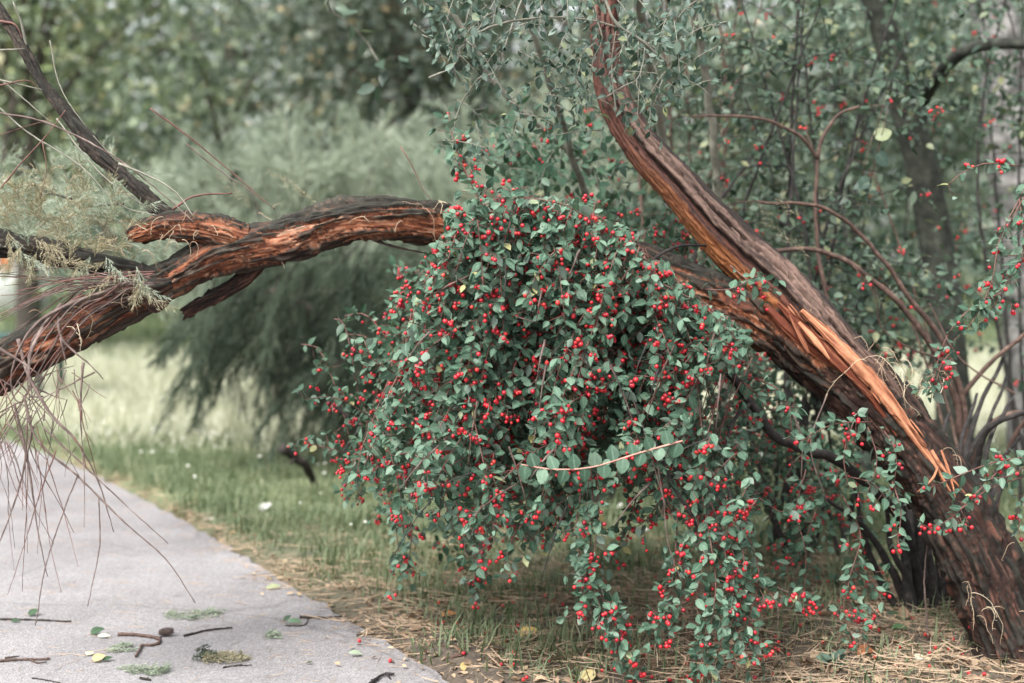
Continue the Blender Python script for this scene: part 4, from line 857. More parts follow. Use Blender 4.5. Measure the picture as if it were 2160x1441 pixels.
# big darker leaves behind
sB = spray(50, [(1010, 330), (1250, 280), (1330, 420), (1280, 470), (1180, 430), (1050, 440), (1000, 400)], 3.75, 4.4, rng, L=(60, 140))
lvb, brb, twb = dress(sB, rng, spacing=0.022, leaf_len=0.038, bias=(0, -0.5, 0.6), spur_p=0.2, spur_n=2, berry_p=0.05, rnd_n=0.6, gravity=0.25)
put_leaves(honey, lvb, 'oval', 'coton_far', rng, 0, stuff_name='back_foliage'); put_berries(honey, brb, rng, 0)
lvt, _, twt = dress([W([(690, 0, 4.5), (760, 70, 4.6), (800, 130, 4.6), (815, 150, 4.6)])], rng, spacing=0.035, leaf_len=0.065, spur_p=0.3, spur_n=2, berry_p=0)
put_leaves(honey, lvt, 'oval', 'shrub', rng, 20)
mb = twig_mesh([spline(c, step=0.02) for c in sA + sB], 0.0013, 0.0007, 4)
for C in twh + twb + twt: V, F = tube(C, np.full(len(C), 0.0007), 3); mb.add(V, F)
mb.build('fine_twigs', M['greytwig'], honey, True, True)

# ------------------------------------------------------------------ shrubs behind, to the right
def random_shrub(name, label, px, d, height, radius, nst, rng, mat, leaf_len, nleaf_single=0, berries=0.0, stemmat='brownstem', lean=0.0, nstrand=60, zlo=0.25, kind='oval'):
    b = np.array([(px - 1080) / FPX * d, d, 0.0]); root = thing(name, b, label, 'shrub', 'leafy shrubs behind the broken tree')
    strands = []
    for i in range(nst):
        a = rng.uniform(0, 2 * math.pi); r = radius * rng.uniform(0.2, 0.9); h = height * rng.uniform(0.75, 1.05)
        e = b + np.array([r * math.cos(a) + lean * h, r * math.sin(a) * 0.7, h]); m1 = b + np.array([r * (0.25 * math.cos(a) + 0.4 * rng.normal()), 0.3 * r * rng.normal(), h * rng.uniform(0.4, 0.6)])
        C = spline(np.stack([b + np.array([0.06 * math.cos(a), 0.06 * math.sin(a), -0.03]), m1, e]), step=0.03)
        stem_part(C, rng.uniform(0.006, 0.011), 0.002, stemmat, root, m=7)
        for _ in range(int(nstrand / nst)):
            t = rng.uniform(zlo, 1.0); p = C[int(t * (len(C) - 1))]; a2 = rng.uniform(0, 2 * math.pi); l = rng.uniform(0.18, 0.5) * radius / 0.6
            e2 = p + np.array([l * math.cos(a2), l * math.sin(a2) * 0.8, l * rng.uniform(-0.5, 0.45)]); mm = (p + e2) / 2 + np.array([0, 0, 0.12 * l])
            strands.append(np.stack([p, mm, e2]))
    lv, br, tw = dress(strands, rng, spacing=leaf_len * 0.75, leaf_len=leaf_len, bias=(0, -0.35, 0.75), spur_p=0.3, spur_n=2, berry_p=berries, rnd_n=0.6, gravity=0.3)
    put_leaves(root, lv, kind, mat, rng, nleaf_single); put_berries(root, br, rng, 0)
    mb = twig_mesh([spline(c, step=0.04) for c in strands], 0.002, 0.001, 4); mb.build('fine_twigs', M[stemmat], root, True, True)
    return root
rng = np.random.default_rng(77)
random_shrub('background_shrub', 'leafy green shrub with orange berries between the torn limb and the mossy trunk', 1660, 4.35, 2.1, 0.5, 9, rng, 'shrub', 0.031, 300, 0.035, nstrand=135, stemmat='stem')
random_shrub('background_shrub', 'tall leafy shrub growing close behind the torn limb', 1430, 5.1, 2.5, 0.55, 8, rng, 'shrub', 0.036, 0, 0.02, nstrand=150)
random_shrub('background_shrub', 'dark leafy shrub around the foot of the mossy trunk', 1850, 6.2, 2.4, 0.6, 9, rng, 'shrub', 0.04, 0, 0.04, nstrand=130, stemmat='stem')
random_shrub('background_shrub', 'leafy shrub with few red berries before the pale trunk', 2200, 5.2, 2.2, 0.45, 5, rng, 'shrub', 0.034, 0, 0.04, nstrand=75, stemmat='stem')
random_shrub('background_shrub', 'low dark shrub under the hanging berry branches', 1760, 4.5, 0.95, 0.5, 6, rng, 'shrub', 0.032, 0, 0.05, nstrand=120, stemmat='stem')
random_shrub('background_shrub', 'dense shrub behind the berry shrub and below the log', 1250, 5.4, 1.35, 0.5, 6, rng, 'shrub', 0.036, 0, 0.03, nstrand=120, stemmat='stem')
# shrub with long brown arching stems
rb = np.array([(2050 - 1080) / FPX * 4.05, 4.05, 0.0])
arch = thing('arching_shrub', rb, 'sparse shrub of long bare brown arching stems beside the mossy trunk', 'shrub')
for pts, a, b in [([(2050, 1235, 4.05), (2035, 960, 4.0), (2000, 800, 3.97), (1930, 680, 3.93), (1830, 580, 3.9), (1720, 525, 3.88), (1632, 528, 3.87)], 0.0125, 0.006), ([(2060, 1235, 4.05), (2045, 970, 4.0), (2030, 850, 3.98), (1985, 715, 3.95), (1920, 630, 3.93), (1830, 510, 3.9), (1740, 440, 3.87), (1600, 425, 3.85)], 0.012, 0.004),
                  ([(2040, 1235, 4.05), (1900, 1000, 4.1), (1780, 760, 4.1), (1725, 520, 4.1), (1724, 320, 4.1)], 0.009, 0.005), ([(1724, 335, 4.1), (1690, 290, 4.08), (1600, 248, 4.05), (1460, 245, 4.0)], 0.006, 0.003), ([(1724, 335, 4.1), (1735, 290, 4.1), (1765, 245, 4.1), (1815, 225, 4.1)], 0.006, 0.004), ([(1722, 330, 4.1), (1705, 290, 4.1), (1700, 260, 4.1)], 0.003, 0.002),
                  ([(2070, 1235, 4.05), (2045, 1000, 4.05), (2020, 880, 4.03), (2065, 790, 4.0), (2180, 690, 3.95)], 0.010, 0.006), ([(2075, 1235, 4.05), (2050, 980, 4.02), (2075, 920, 4.0), (2120, 875, 3.98), (2180, 872, 3.95)], 0.011, 0.008), ([(2080, 1235, 4.1), (2125, 960, 4.1), (2180, 860, 4.05)], 0.008, 0.006), ([(2050, 1235, 4.1), (1990, 900, 4.2), (1930, 700, 4.25), (1870, 600, 4.3)], 0.006, 0.003), ([(2060, 1235, 4.1), (2000, 860, 4.3), (1860, 410, 4.4), (1800, 330, 4.4)], 0.006, 0.002),
                  ([(1998, 760, 3.96), (1920, 735, 3.9), (1860, 690, 3.88), (1845, 620, 3.86), (1800, 560, 3.85)], 0.003, 0.0015), ([(2140, 830, 3.95), (2030, 760, 4.0), (1960, 640, 4.05)], 0.003, 0.0015)]:
    stem_part(pts, a, b, 'brownstem', arch, m=8)
sR = [W(p) for p in [[(1632, 528, 3.87), (1560, 560, 3.86), (1500, 610, 3.86)], [(1600, 425, 3.85), (1540, 430, 3.84), (1480, 460, 3.84)], [(1460, 245, 4.0), (1400, 255, 3.98), (1340, 290, 3.97)], [(1815, 225, 4.1), (1880, 225, 4.1), (1940, 250, 4.1)], [(1870, 600, 4.3), (1840, 560, 4.3), (1820, 500, 4.3)], [(1830, 580, 3.9), (1860, 640, 3.9), (1870, 700, 3.9)]]]
lva, bra, twa = dress(sR, rng, spacing=0.03, leaf_len=0.03, spur_p=0.3, spur_n=2, berry_p=0.12)
put_leaves(arch, lva, 'oval', 'shrub', rng, 100); put_berries(arch, bra, rng, 60)
# three large pale leaves turned to the light
pl = np.array([W([(x, y, 4.0)])[0] for x, y in [(1845, 290), (1835, 385), (1818, 372), (1850, 322)]])
put_leaves(arch, [pl, nrm(np.array([[0.8, 0, 0.3], [-0.9, 0, -0.3], [0.3, 0, -0.9], [0.6, 0.1, -0.7]])), nrm(np.array([[0, -0.8, 0.6]] * 4)), np.array([0.052, 0.05, 0.05, 0.05])], 'round', 'honey', rng, 10)
mb = twig_mesh([spline(c, step=0.02) for c in sR] + [np.stack([a - np.array([0.0, 0.0, 0.0]), a + np.array([0.03, 0, 0.12])]) for a in pl], 0.0015, 0.0008, 4)
for C in twa: V, F = tube(C, np.full(len(C), 0.0008), 3); mb.add(V, F)
mb.build('fine_twigs', M['brownstem'], arch, True, True)

# mossy trunk and pale trunk
def big_trunk(name, label, pts, mat, limbs, group=None, m=24):
    A = np.array(pts, float); b = P(*A[0, :3]); b[2] = 0; root = thing(name, b, label, 'tree', group)
    def tr(nm, pts):
        A = np.array(pts, float); C3 = P(A[:, 0], A[:, 1], A[:, 2]); S = spline(np.concatenate([C3, (A[:, 3] * A[:, 2] / FPX)[:, None]], 1), step=0.02); C, R = S[:, :3], S[:, 3]; n = len(C)
        T, N, B = frames(C); u = np.linspace(0, 2 * np.pi, m, endpoint=False); D = np.cos(u)[None, :, None] * N[:, None] + np.sin(u)[None, :, None] * B[:, None]
        q = (C[:, None] + D * R[:, None, None]).reshape(-1, 3); k = 1 + 0.10 * fbm(q * np.array([30, 30, 8]), 3)
        V = np.repeat(C, m, 0) + D.reshape(-1, 3) * (np.repeat(R, m) * k)[:, None]; build(nm, V, [ring_faces(n, m)], M[mat], root, None, True)
    tr('trunk', pts)
    for l in limbs: tr('limb', l)
    return root
mossy = big_trunk('tree', 'slim tree with a mossy grey-green trunk standing behind the arching stems', [(2025, 1075, 5.5, 42), (2010, 850, 5.5, 38), (1990, 620, 5.5, 36), (1968, 470, 5.5, 35), (1935, 320, 5.48, 33), (1900, 190, 5.45, 30), (1865, 60, 5.42, 28), (1820, -120, 5.4, 26), (1770, -400, 5.4, 21), (1740, -800, 5.4, 14), (1720, -1200, 5.4, 6)], 'trunk',
                  [[(1945, 215, 5.45, 15), (1975, 165, 5.3, 14), (2015, 122, 5.1, 13), (2060, 98, 5.0, 13), (2120, 92, 4.95, 12), (2200, 95, 4.9, 12)], [(1930, 300, 5.48, 12), (1955, 215, 5.44, 14)]])
pale = big_trunk('tree', 'tree with smooth pale grey trunk rising behind the mossy trunk', [(2190, 980, 6.8, 62), (2175, 750, 6.8, 56), (2150, 480, 6.8, 52), (2125, 260, 6.8, 50), (2105, 80, 6.8, 47), (2080, -150, 6.8, 44), (2060, -500, 6.8, 36), (2040, -1000, 6.8, 24), (2030, -1500, 6.8, 8)], 'birch', [[(2100, 60, 6.8, 20), (2060, -20, 6.7, 18), (2040, -120, 6.6, 16)]])
def crown_leaves(root, center, rad, nclump, nleaf, lsz, mat, rng, clump_r=0.35, name='crown'):
    c = rng.normal(size=(nclump, 3)); c = nrm(c) * (rng.random(nclump) ** 0.4)[:, None] * np.array(rad) + np.array(center)
    cr = clump_r * rng.uniform(0.6, 1.4, nclump); tone = rng.normal(0, 0.2, nclump)
    k = np.repeat(np.arange(nclump), nleaf); p = c[k] + rng.normal(size=(len(k), 3)) * cr[k][:, None] * np.array([1, 1, 0.6])
    p = p[p[:, 2] > 0.05] if name == 'crown' else p; k = k[: len(p)]
    D = nrm(rng.normal(size=p.shape) + np.array([0, 0, -0.4])); N = nrm(rng.normal(size=p.shape) * 0.7 + np.array([0, -0.3, 0.7])); X, Y, Z = ortho(D, N)
    tv = np.array([[0, 0, 0], [-0.3, 0.5, 0.05], [0, 1, -0.08], [0.3, 0.5, 0.05]]); l = lsz * rng.uniform(0.6, 1.3, len(p))[:, None]
    V, F = stamp(tv, [np.array([[0, 3, 2, 1]])], p, X * l, Y * l, Z * l)
    r = np.clip(rng.beta(2, 2.2, len(p)) + tone[k], 0, 1)
    return build(name, V, F, M[mat], root, {'rnd': np.repeat(r, 4), 'mid': np.ones(len(V))}, False, True), c
# foliage of the mossy tree (low leafy shoots round the trunk)
lvm, _, twm = dress(spray(50, [(1700, -40), (2160, -40), (2160, 190), (2060, 260), (1880, 240), (1760, 200)], 4.9, 5.9, rng, L=(60, 150)), rng, spacing=0.024, leaf_len=0.036, spur_p=0.3, spur_n=2, berry_p=0, rnd_n=0.6, gravity=0.3)
put_leaves(mossy, lvm, 'oval', 'shrub', rng, 0)

# ------------------------------------------------------------------ trees and feathery shrubs beyond the meadow
rng = np.random.default_rng(91)
def far_tree(label, px, d, h, crx, crz, cz, mat, lsz, nclump, nleaf, tr=0.14, lean=0.0, clump_r=0.42):
    b = np.array([(px - 1080) / FPX * d, d, 0.0]); root = thing('tree', b, label, 'tree', 'trees beyond the meadow')
    C = spline(np.stack([b + [0, 0, -0.1], b + [lean * 0.4, 0, h * 0.35], b + [lean, 0.1, h * 0.85]]), step=0.25); V, F = tube(C, np.linspace(tr, tr * 0.35, len(C)), 10); build('trunk', V, F, M['fartrunk'], root, None, True)
    _, c = crown_leaves(root, b + np.array([lean, 0, cz]), (crx, crx * 0.8, crz), nclump, nleaf, lsz, mat, rng, clump_r)
    for q in c[:: max(1, len(c) // 9)]:
        t = rng.uniform(0.35, 0.8); p = C[int(t * (len(C) - 1))]; S = spline(np.stack([p, (p + q) / 2 + [0, 0, 0.2], q]), step=0.2); V, F = tube(S, np.linspace(tr * 0.35, 0.012, len(S)), 6); build('limb', V, F, M['fartrunk'], root, None, True)
far_tree('tree with yellowing leaves behind the bare upper branch', 60, 14.5, 5.5, 2.0, 2.4, 3.1, 'tree_y', 0.12, 95, 95)
far_tree('broad grey-green tree at the meadow edge behind the feathery shrub', 470, 17, 6.5, 2.5, 2.6, 3.4, 'tree_g', 0.11, 110, 90, lean=0.2)
far_tree('dark dense tree to the right of the broad grey-green one', 850, 13.5, 6.5, 1.5, 2.3, 3.2, 'tree_d', 0.10, 90, 130, 0.18)
far_tree('grey-green tree far behind the narrow-leaved shrub', 1230, 18, 6, 2.2, 2.5, 3.0, 'tree_g', 0.12, 110, 130)
far_tree('small pale tree far behind the torn limb', 1560, 20, 6, 2.2, 2.6, 3.2, 'tree_g', 0.12, 120, 130)
far_tree('dark tree far behind the mossy trunk', 1960, 21, 7, 2.3, 2.8, 4.0, 'tree_g', 0.13, 130, 130)
far_tree('leaning green tree between the yellowing tree and the meadow', 250, 22, 7, 2.6, 2.8, 3.6, 'tree_g', 0.1, 90, 140, lean=-0.5)
far_tree('tall dark tree rising behind the broad grey-green one', 640, 23, 8, 2.6, 3.0, 4.2, 'tree_g', 0.12, 90, 110)
# far belt of trees
b = thing('wood', (0, 36, 0), 'far belt of mixed trees closing the view', 'wood'); bpy.data.objects.remove(b)
cc = np.stack([rng.uniform(-24, 24, 520), rng.uniform(30, 44, 520), np.abs(rng.normal(0, 3.4, 520)) + 0.3], -1)
k = np.repeat(np.arange(520), 70); p = cc[k] + rng.normal(size=(len(k), 3)) * np.array([0.9, 0.9, 0.6]); p[:, 2] = np.abs(p[:, 2])
Xa, Ya, Za = ortho(nrm(rng.normal(size=p.shape)), nrm(rng.normal(size=p.shape) + np.array([0, -0.6, 0.8]))); tv = np.array([[0, 0, 0], [-0.3, 0.5, 0], [0, 1, 0], [0.3, 0.5, 0]]); l = 0.36
V, F = stamp(tv, [np.array([[0, 3, 2, 1]])], p, Xa * l, Ya * l, Za * l)
o = build('far_wood', V, F, M['tree_g'], None, {'rnd': np.repeat(np.clip(rng.beta(2, 2.5, len(p)) + np.repeat(rng.normal(0, .12, 520), 70), 0, 1), 4), 'mid': np.ones(len(V))}, False, True); tag(o, 'far belt of blurred trees closing the view behind the meadow', 'wood')

def tamarisk(label, px, d, strands_px, mat, nb, bl, ns, sl, sw, droop, stems):
    b = np.array([(px - 1080) / FPX * d, d, 0.0]); root = thing('tamarisk_shrub', b, label, 'shrub', 'feathery shrubs on the meadow')
    axes = []
    for _ in range(strands_px['n']):
        x, y = rng.uniform(*strands_px['x']), rng.uniform(*strands_px['y']); dd = d + rng.uniform(-0.7, 0.7)
        if 'poly' in strands_px and not inside_poly(np.array([x]), np.array([y]), strands_px['poly'])[0]: continue
        a = math.radians(rng.normal(strands_px['a'], strands_px['as'])); L = rng.uniform(*strands_px['L']); dx, dy = L * math.cos(a), -L * math.sin(a)
        axes.append(W([(x - dx * 0.5, y - dy * 0.5, dd), (x, y - L * 0.06, dd), (x + dx * 0.5, y + dy * 0.5 + L * strands_px.get('sag', 0.1), dd)]))
    feather_part('foliage', axes, mat, root, nb=nb, bl=bl, ns=ns, sl=sl, sw=sw, droop=droop)
    for s in stems: stem_part([(x, y, d + (0 if k else 0)) for k, (x, y) in enumerate(s)], 0.035, 0.006, 'fartrunk', root, m=8)
    mb = twig_mesh(axes, 0.003, 0.0015, 4); mb.build('fine_twigs', M['darkwood'], root, True, True)
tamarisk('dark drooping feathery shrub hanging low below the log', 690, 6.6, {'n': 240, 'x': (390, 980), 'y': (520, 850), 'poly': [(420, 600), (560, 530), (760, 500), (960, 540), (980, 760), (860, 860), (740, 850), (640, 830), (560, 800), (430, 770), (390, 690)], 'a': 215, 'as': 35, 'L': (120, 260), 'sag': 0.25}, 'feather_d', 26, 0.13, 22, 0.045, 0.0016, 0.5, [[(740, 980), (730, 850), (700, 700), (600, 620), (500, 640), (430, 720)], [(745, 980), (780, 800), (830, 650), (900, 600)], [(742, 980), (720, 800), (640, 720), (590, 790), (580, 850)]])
tamarisk('pale feathery shrub with upright plumes behind the fallen log', 640, 8.6, {'n': 250, 'x': (300, 960), 'y': (300, 640), 'poly': [(300, 400), (420, 330), (520, 300), (640, 330), (720, 260), (790, 170), (850, 200), (900, 330), (960, 420), (960, 640), (300, 640)], 'a': 95, 'as': 32, 'L': (110, 230), 'sag': 0.05}, 'feather', 24, 0.15, 20, 0.055, 0.0022, 0.1, [[(640, 880), (620, 700), (560, 500), (520, 350)], [(645, 880), (680, 700), (760, 450), (800, 250)], [(642, 880), (600, 720), (450, 560), (380, 430)]])
tamarisk('pale feathery shrub behind the narrow-leaved shrub', 1060, 9.5, {'n': 100, 'x': (880, 1300), 'y': (250, 620), 'a': 95, 'as': 35, 'L': (110, 220), 'sag': 0.05}, 'feather', 22, 0.20, 18, 0.06, 0.0024, 0.1, [[(1060, 850), (1050, 650), (1000, 450)], [(1062, 850), (1100, 600), (1150, 400)]])

# ------------------------------------------------------------------ grass, meadow, litter
rng = np.random.default_rng(101)
def blades(name, n, xr, yr, h, w, mat, label, cat, dens=None, lean=0.5, rb=(2, 2), zoff=0.0, single=False):
    y = yr[0] + (yr[1] - yr[0]) * rng.random(n) ** 0.9; hw = y * 0.40 + 0.4; x = rng.uniform(-1, 1, n) * hw if xr is None else rng.uniform(*xr, n)
    k = np.ones(n, bool) if dens is None else rng.random(n) < dens(x, y)
    x, y = x[k], y[k]; n = len(x); z = ground_z(x, y); b = np.stack([x, y, z - 0.004 + zoff], -1)
    a = rng.uniform(0, 2 * np.pi, n); hh = h * rng.uniform(0.4, 1.25, n) * np.clip(1 + 1.1 * pn(np.stack([x * 5, y * 5, 0 * x + 50], -1)), 0.3, 1.9); ln = lean * np.abs(rng.normal(size=n)); dirv = np.stack([np.cos(a) * ln, np.sin(a) * ln, np.ones(n)], -1); dirv = nrm(dirv)
    sd = np.stack([-np.sin(a + rng.normal(size=n)), np.cos(a), 0 * a], -1); sd = nrm(sd) * (w * rng.uniform(0.6, 1.4, n))[:, None]
    mid = b + dirv * hh[:, None] * 0.55; tip = b + dirv * hh[:, None] + np.stack([np.cos(a), np.sin(a), -0.5 + 0 * a], -1) * (hh * ln * 0.35)[:, None]
    V = np.stack([b - sd, b + sd, mid - sd * 0.8, mid + sd * 0.8, tip], 1).reshape(-1, 3); o5 = (np.arange(n) * 5)[:, None]
    F4 = o5 + np.array([[0, 1, 3, 2]]); F3 = o5 + np.array([[2, 3, 4]])
    r = np.clip(rng.beta(*rb, n) + 0.35 * pn(np.stack([x * 1.5, y * 1.5, 0 * x], -1)) + 0.3 * pn(np.stack([x * 7, y * 7, 0 * x], -1)), 0, 1)
    o = build(name, V, [F4, F3], M[mat], None, {'rnd': np.repeat(r, 5), 'mid': np.ones(len(V))}, False, True); return tag(o, label, cat)
vz = lambda lo, hi: (lambda x, y: sstep(lo, hi, verge(x, y)))
def near_d(x, y):
    v = verge(x, y); shade = 1 - 0.88 * sstep(-0.1, 0.5, x + 0.15 * (y - 3)) * sstep(4.6, 3.6, y)
    return sstep(0.02, 0.10 + 0.24 * sstep(5.2, 3.6, y), v + 0.10 * pn(np.stack([x * 3, y * 3, 0 * x + 70], -1))) * shade * np.clip(0.65 + 0.9 * pn(np.stack([x * 4, y * 4, 0 * x + 9], -1)), 0.08, 1)
blades('grass', 150000, None, (3.0, 7.8), 0.062, 0.0023, 'grass', 'short green grass on the verge beside the path', 'grass', near_d, 0.75, (1.3, 1.5))
blades('meadow_grass', 110000, None, (6.4, 14.5), 0.13, 0.0032, 'meadow', 'tall pale seeding grass of the meadow', 'grass', lambda x, y: sstep(0.1, 0.5, verge(x, y)) * sstep(6.2, 8.0, y + 1.2 * pn(np.stack([x, y, 0 * x], -1))), 0.5)
blades('far_grass', 70000, None, (13.0, 34), 0.16, 0.009, 'grass', 'darker grass at the far side of the meadow', 'grass', lambda x, y: sstep(0.1, 0.5, verge(x, y)) + (verge(x, y) < -2.9), 0.5)
# white flower heads
n = 9000; y = rng.uniform(4.4, 15, n); x = rng.uniform(-1, 1, n) * (y * 0.4 + 0.3); k = (verge(x, y) > 0.25) & (rng.random(n) < 0.12 + 0.88 * sstep(5.5, 8.5, y)); x, y = x[k], y[k]
p = np.stack([x, y, ground_z(x, y) + rng.uniform(0.03, 0.10, len(x))], -1); r = rng.uniform(0.003, 0.008, len(x))[:, None]; e = np.eye(3)
V, F = stamp(SPH, SPHF, p, r * e[0], r * e[1], r * e[2] * 0.6); mb = MB(); mb.add(V, F)
o = mb.build('meadow_flowers', plain_mat('white_petal', [(0.3, (0.62, 0.62, 0.55)), (0.7, (0.8, 0.8, 0.76))], 0.7), None, True, True); tag(o, 'small white flower heads scattered through the meadow', 'flowers')
# dry straw and needles under the shrub and along the path edge
def straw(name, n, dens, lenr, w, mat, label, cat, xr, yr, lift=0.02):
    x = rng.uniform(*xr, n); y = rng.uniform(*yr, n); k = rng.random(n) < dens(x, y); x, y = x[k], y[k]; n = len(x)
    z = np.where(verge(x, y) > 0, ground_z(x, y), PATH_Z) + 0.002 + lift * rng.random(n) ** 3
    c = np.stack([x, y, z], -1); a = rng.uniform(0, 2 * np.pi, n); L = rng.uniform(*lenr, n); D = np.stack([np.cos(a), np.sin(a), 0.15 * rng.normal(size=n) * (lift > 0.005)], -1); q = np.stack([-np.sin(a), np.cos(a), 0 * a], -1); bend = rng.normal(0, 0.12, n)
    A = c - D * (L / 2)[:, None] + q * (bend * L)[:, None]; B = c + D * (L / 2)[:, None] + q * (bend * L)[:, None]; A[:, 2] = np.maximum(A[:, 2], z - 0.001); B[:, 2] = np.maximum(B[:, 2], z - 0.001)
    s = (q + np.array([0, 0, 0.6])) * (w * rng.uniform(0.5, 1.4, n))[:, None]
    V = np.stack([A - s * 0.5, A + s * 0.5, c - s, c + s, B - s * 0.4, B + s * 0.4], 1).reshape(-1, 3); o6 = (np.arange(n) * 6)[:, None]
    F = np.concatenate([o6 + np.array([[0, 1, 3, 2]]), o6 + np.array([[2, 3, 5, 4]])])
    r = np.clip(rng.beta(2.2, 2, n), 0, 1); o = build(name, V, [F], M[mat], None, {'rnd': np.repeat(r, 6), 'mid': np.ones(len(V))}, False, True); return tag(o, label, cat)
straw('straw', 95000, lambda x, y: sstep(-0.08, 0.05, verge(x, y)) * np.maximum(sstep(5.2, 3.6, y), np.exp(-((verge(x, y) - 0.04) / (0.035 + 0.09 * sstep(5.0, 3.4, y))) ** 2)) * np.clip(0.6 + 1.2 * pn(np.stack([x * 3, y * 3, 0 * x], -1)), 0.1, 1), (0.03, 0.12), 0.0012, 'straw', 'dry straw and needles covering the ground under the shrub', 'straw', (-2.2, 2.2), (2.7, 7.0), 0.03)
straw('needles', 3200, lambda x, y: (verge(x, y) < 0) * sstep(-2.2, 0.0, verge(x, y)) ** 2 + 0.18 * (verge(x, y) < 0), (0.015, 0.07), 0.0006, 'straw', 'thin dry needles scattered over the asphalt', 'needles', (-2.6, 0.3), (2.8, 7.0), 0.001)
blades('dry_grass', 7000, (-0.3, 2.2), (2.85, 4.6), 0.045, 0.0010, 'straw', 'stiff dry grass stubble poking out of the litter', 'grass', lambda x, y: sstep(0.1, 0.4, verge(x, y)) * np.clip(0.4 + 1.2 * pn(np.stack([x * 4, y * 4, 0 * x + 20], -1)), 0, 1), 1.1, (3, 1.6))
blades('green_tufts', 7000, (-0.3, 2.2), (2.85, 4.4), 0.06, 0.0013, 'grass', 'thin green grass tufts in the straw under the shrub', 'grass', lambda x, y: sstep(0.1, 0.4, verge(x, y)) * np.clip(0.1 + 1.6 * pn(np.stack([x * 4, y * 4, 0 * x + 40], -1)), 0, 1), 0.9)
def litter(name, n, dens, size, label, xr, yr, rb=(2, 2)):
    x = rng.uniform(*xr, n); y = rng.uniform(*yr, n); k = rng.random(n) < dens(x, y); x, y = x[k], y[k]; n = len(x); z = np.where(verge(x, y) > 0, ground_z(x, y), PATH_Z) + 0.005
    a = rng.uniform(0, 2 * np.pi, n); X, Y, Z = ortho(np.stack([np.cos(a), np.sin(a), 0.2 * rng.normal(size=n)], -1), np.array([0, 0, 1.0]) + 0.45 * rng.normal(size=(n, 3))); l = size * rng.uniform(0.5, 1.3, n)[:, None]
    tv, tf, mid = LEAF['oval']; V, F = stamp(tv, tf, np.stack([x, y, z], -1), X * l, Y * l, Z * l * rng.uniform(-1.5, 3.5, n)[:, None])
    o = build(name, V, F, M['litter'], None, {'rnd': np.repeat(np.clip(rng.beta(*rb, n), 0, 1), len(tv)), 'mid': np.tile(mid, n)}, True, True); return tag(o, label, 'leaf litter')
litter('edge_litter', 12000, lambda x, y: np.exp(-((verge(x, y) - 0.07) / (0.04 + 0.08 * sstep(5.0, 3.2, y))) ** 2), 0.019, 'tan and orange dead leaves gathered along the path edge', (-2.6, 0.6), (2.8, 7.2), (3.5, 2))
litter('leaf_litter', 4200, lambda x, y: sstep(0.05, 0.3, verge(x, y)) * sstep(5, 3.5, y), 0.03, 'brown dead leaves lying under the shrub', (-0.4, 2.3), (2.8, 5.0), (1.6, 2.4))
n = 240; x = rng.uniform(-0.2, 1.7, n); y = rng.uniform(3.0, 4.1, n); k = verge(x, y) > 0.1; x, y = x[k], y[k]; r = np.full((len(x), 1), 0.0045)
V, F = stamp(SPH, SPHF, np.stack([x, y, ground_z(x, y) + 0.008], -1), r * e[0], r * e[1], r * e[2]); o = build('fallen_berries', V, F, M['berry'], None, {'rnd': np.repeat(rng.random(len(x)), len(SPH))}, True, True); tag(o, 'red berries dropped on the straw under the shrub', 'berries')

# ------------------------------------------------------------------ single things lying about
def GP(px, py, dz=0.0):
    g = G(px, py, PATH_Z + dz); return g
def on_ground(px, py):
    g = G(px, py, 0.01); g[2] = ground_z(np.array([g[0]]), np.array([g[1]]))[0]; g2 = G(px, py, float(g[2])); return g2
def ground_twig(name, pts, r, label, mat='darkwood', fork=None, path=True):
    q = np.array([GP(x, y, r * 0.8) if path else on_ground(x, y) + [0, 0, r * 0.8] for x, y in pts]); C = spline(q, step=0.006) if len(q) > 2 else spline(np.stack([q[0], (q[0] + q[1]) / 2, q[1]]), step=0.006)
    C = C + rng.normal(size=C.shape) * np.array([0.0006, 0.0006, 0.0003]); n = len(C); R = np.linspace(r, r * 0.7, n) * (1 + 0.18 * rng.normal(size=n)); root = thing(name, q[0], label, 'twig')
    V, F = tube(C, np.abs(R), 7); build('shaft', V, F, M[mat], root, None, True)
    for k in range(max(2, n // 12)):
        i = rng.integers(1, n - 1); d = nrm(np.array([rng.normal(), rng.normal(), abs(rng.normal()) * 0.5])); V, F = tube(np.stack([C[i], C[i] + d * r * 1.8]), np.array([r * 0.7, r * 0.4]), 5); build('bud', V, F, M[mat], root, None, True)
    for f in (fork or []):
        q2 = np.array([GP(x, y, r * 0.7) if path else on_ground(x, y) + [0, 0, r * 0.7] for x, y in f]); C2 = spline(q2, step=0.006); V, F = tube(C2, np.linspace(r * 0.8, r * 0.45, len(C2)), 6); build('side_twig', V, F, M[mat], root, None, True)
    return root
ground_twig('twig', [(-20, 1306), (60, 1307), (150, 1311)], 0.0028, 'straight dark twig lying at the path with two green leaves on it')
ground_twig('twig', [(388, 1341), (440, 1329), (490, 1324)], 0.0030, 'short straight dark stick lying alone beside the cone')
ground_twig('twig', [(-20, 1395), (50, 1391), (106, 1390)], 0.0032, 'knobbly forked brown twig on the asphalt', 'brownstem', [[(60, 1390), (80, 1398), (98, 1396)], [(10, 1388), (40, 1384)]])
cone_twig = ground_twig('twig', [(247, 1338), (290, 1339), (328, 1345), (338, 1353), (322, 1360), (300, 1361), (294, 1372), (286, 1384)], 0.0040, 'bent brown twig ending in a cone on the asphalt', 'brownstem', [[(330, 1346), (342, 1344)]])
ground_twig('twig', [(632, 1302), (690, 1303), (722, 1300)], 0.0035, 'dark twig reaching over the path edge into the litter', 'darkwood', [[(700, 1303), (727, 1309)]])
ground_twig('twig', [(602, 1320), (640, 1319), (650, 1306)], 0.0018, 'thin twig with a half-rolled green leaf on the asphalt')
ground_twig('twig', [(752, 1340), (790, 1338), (830, 1337)], 0.0030, 'short dark stub of twig at the litter edge')
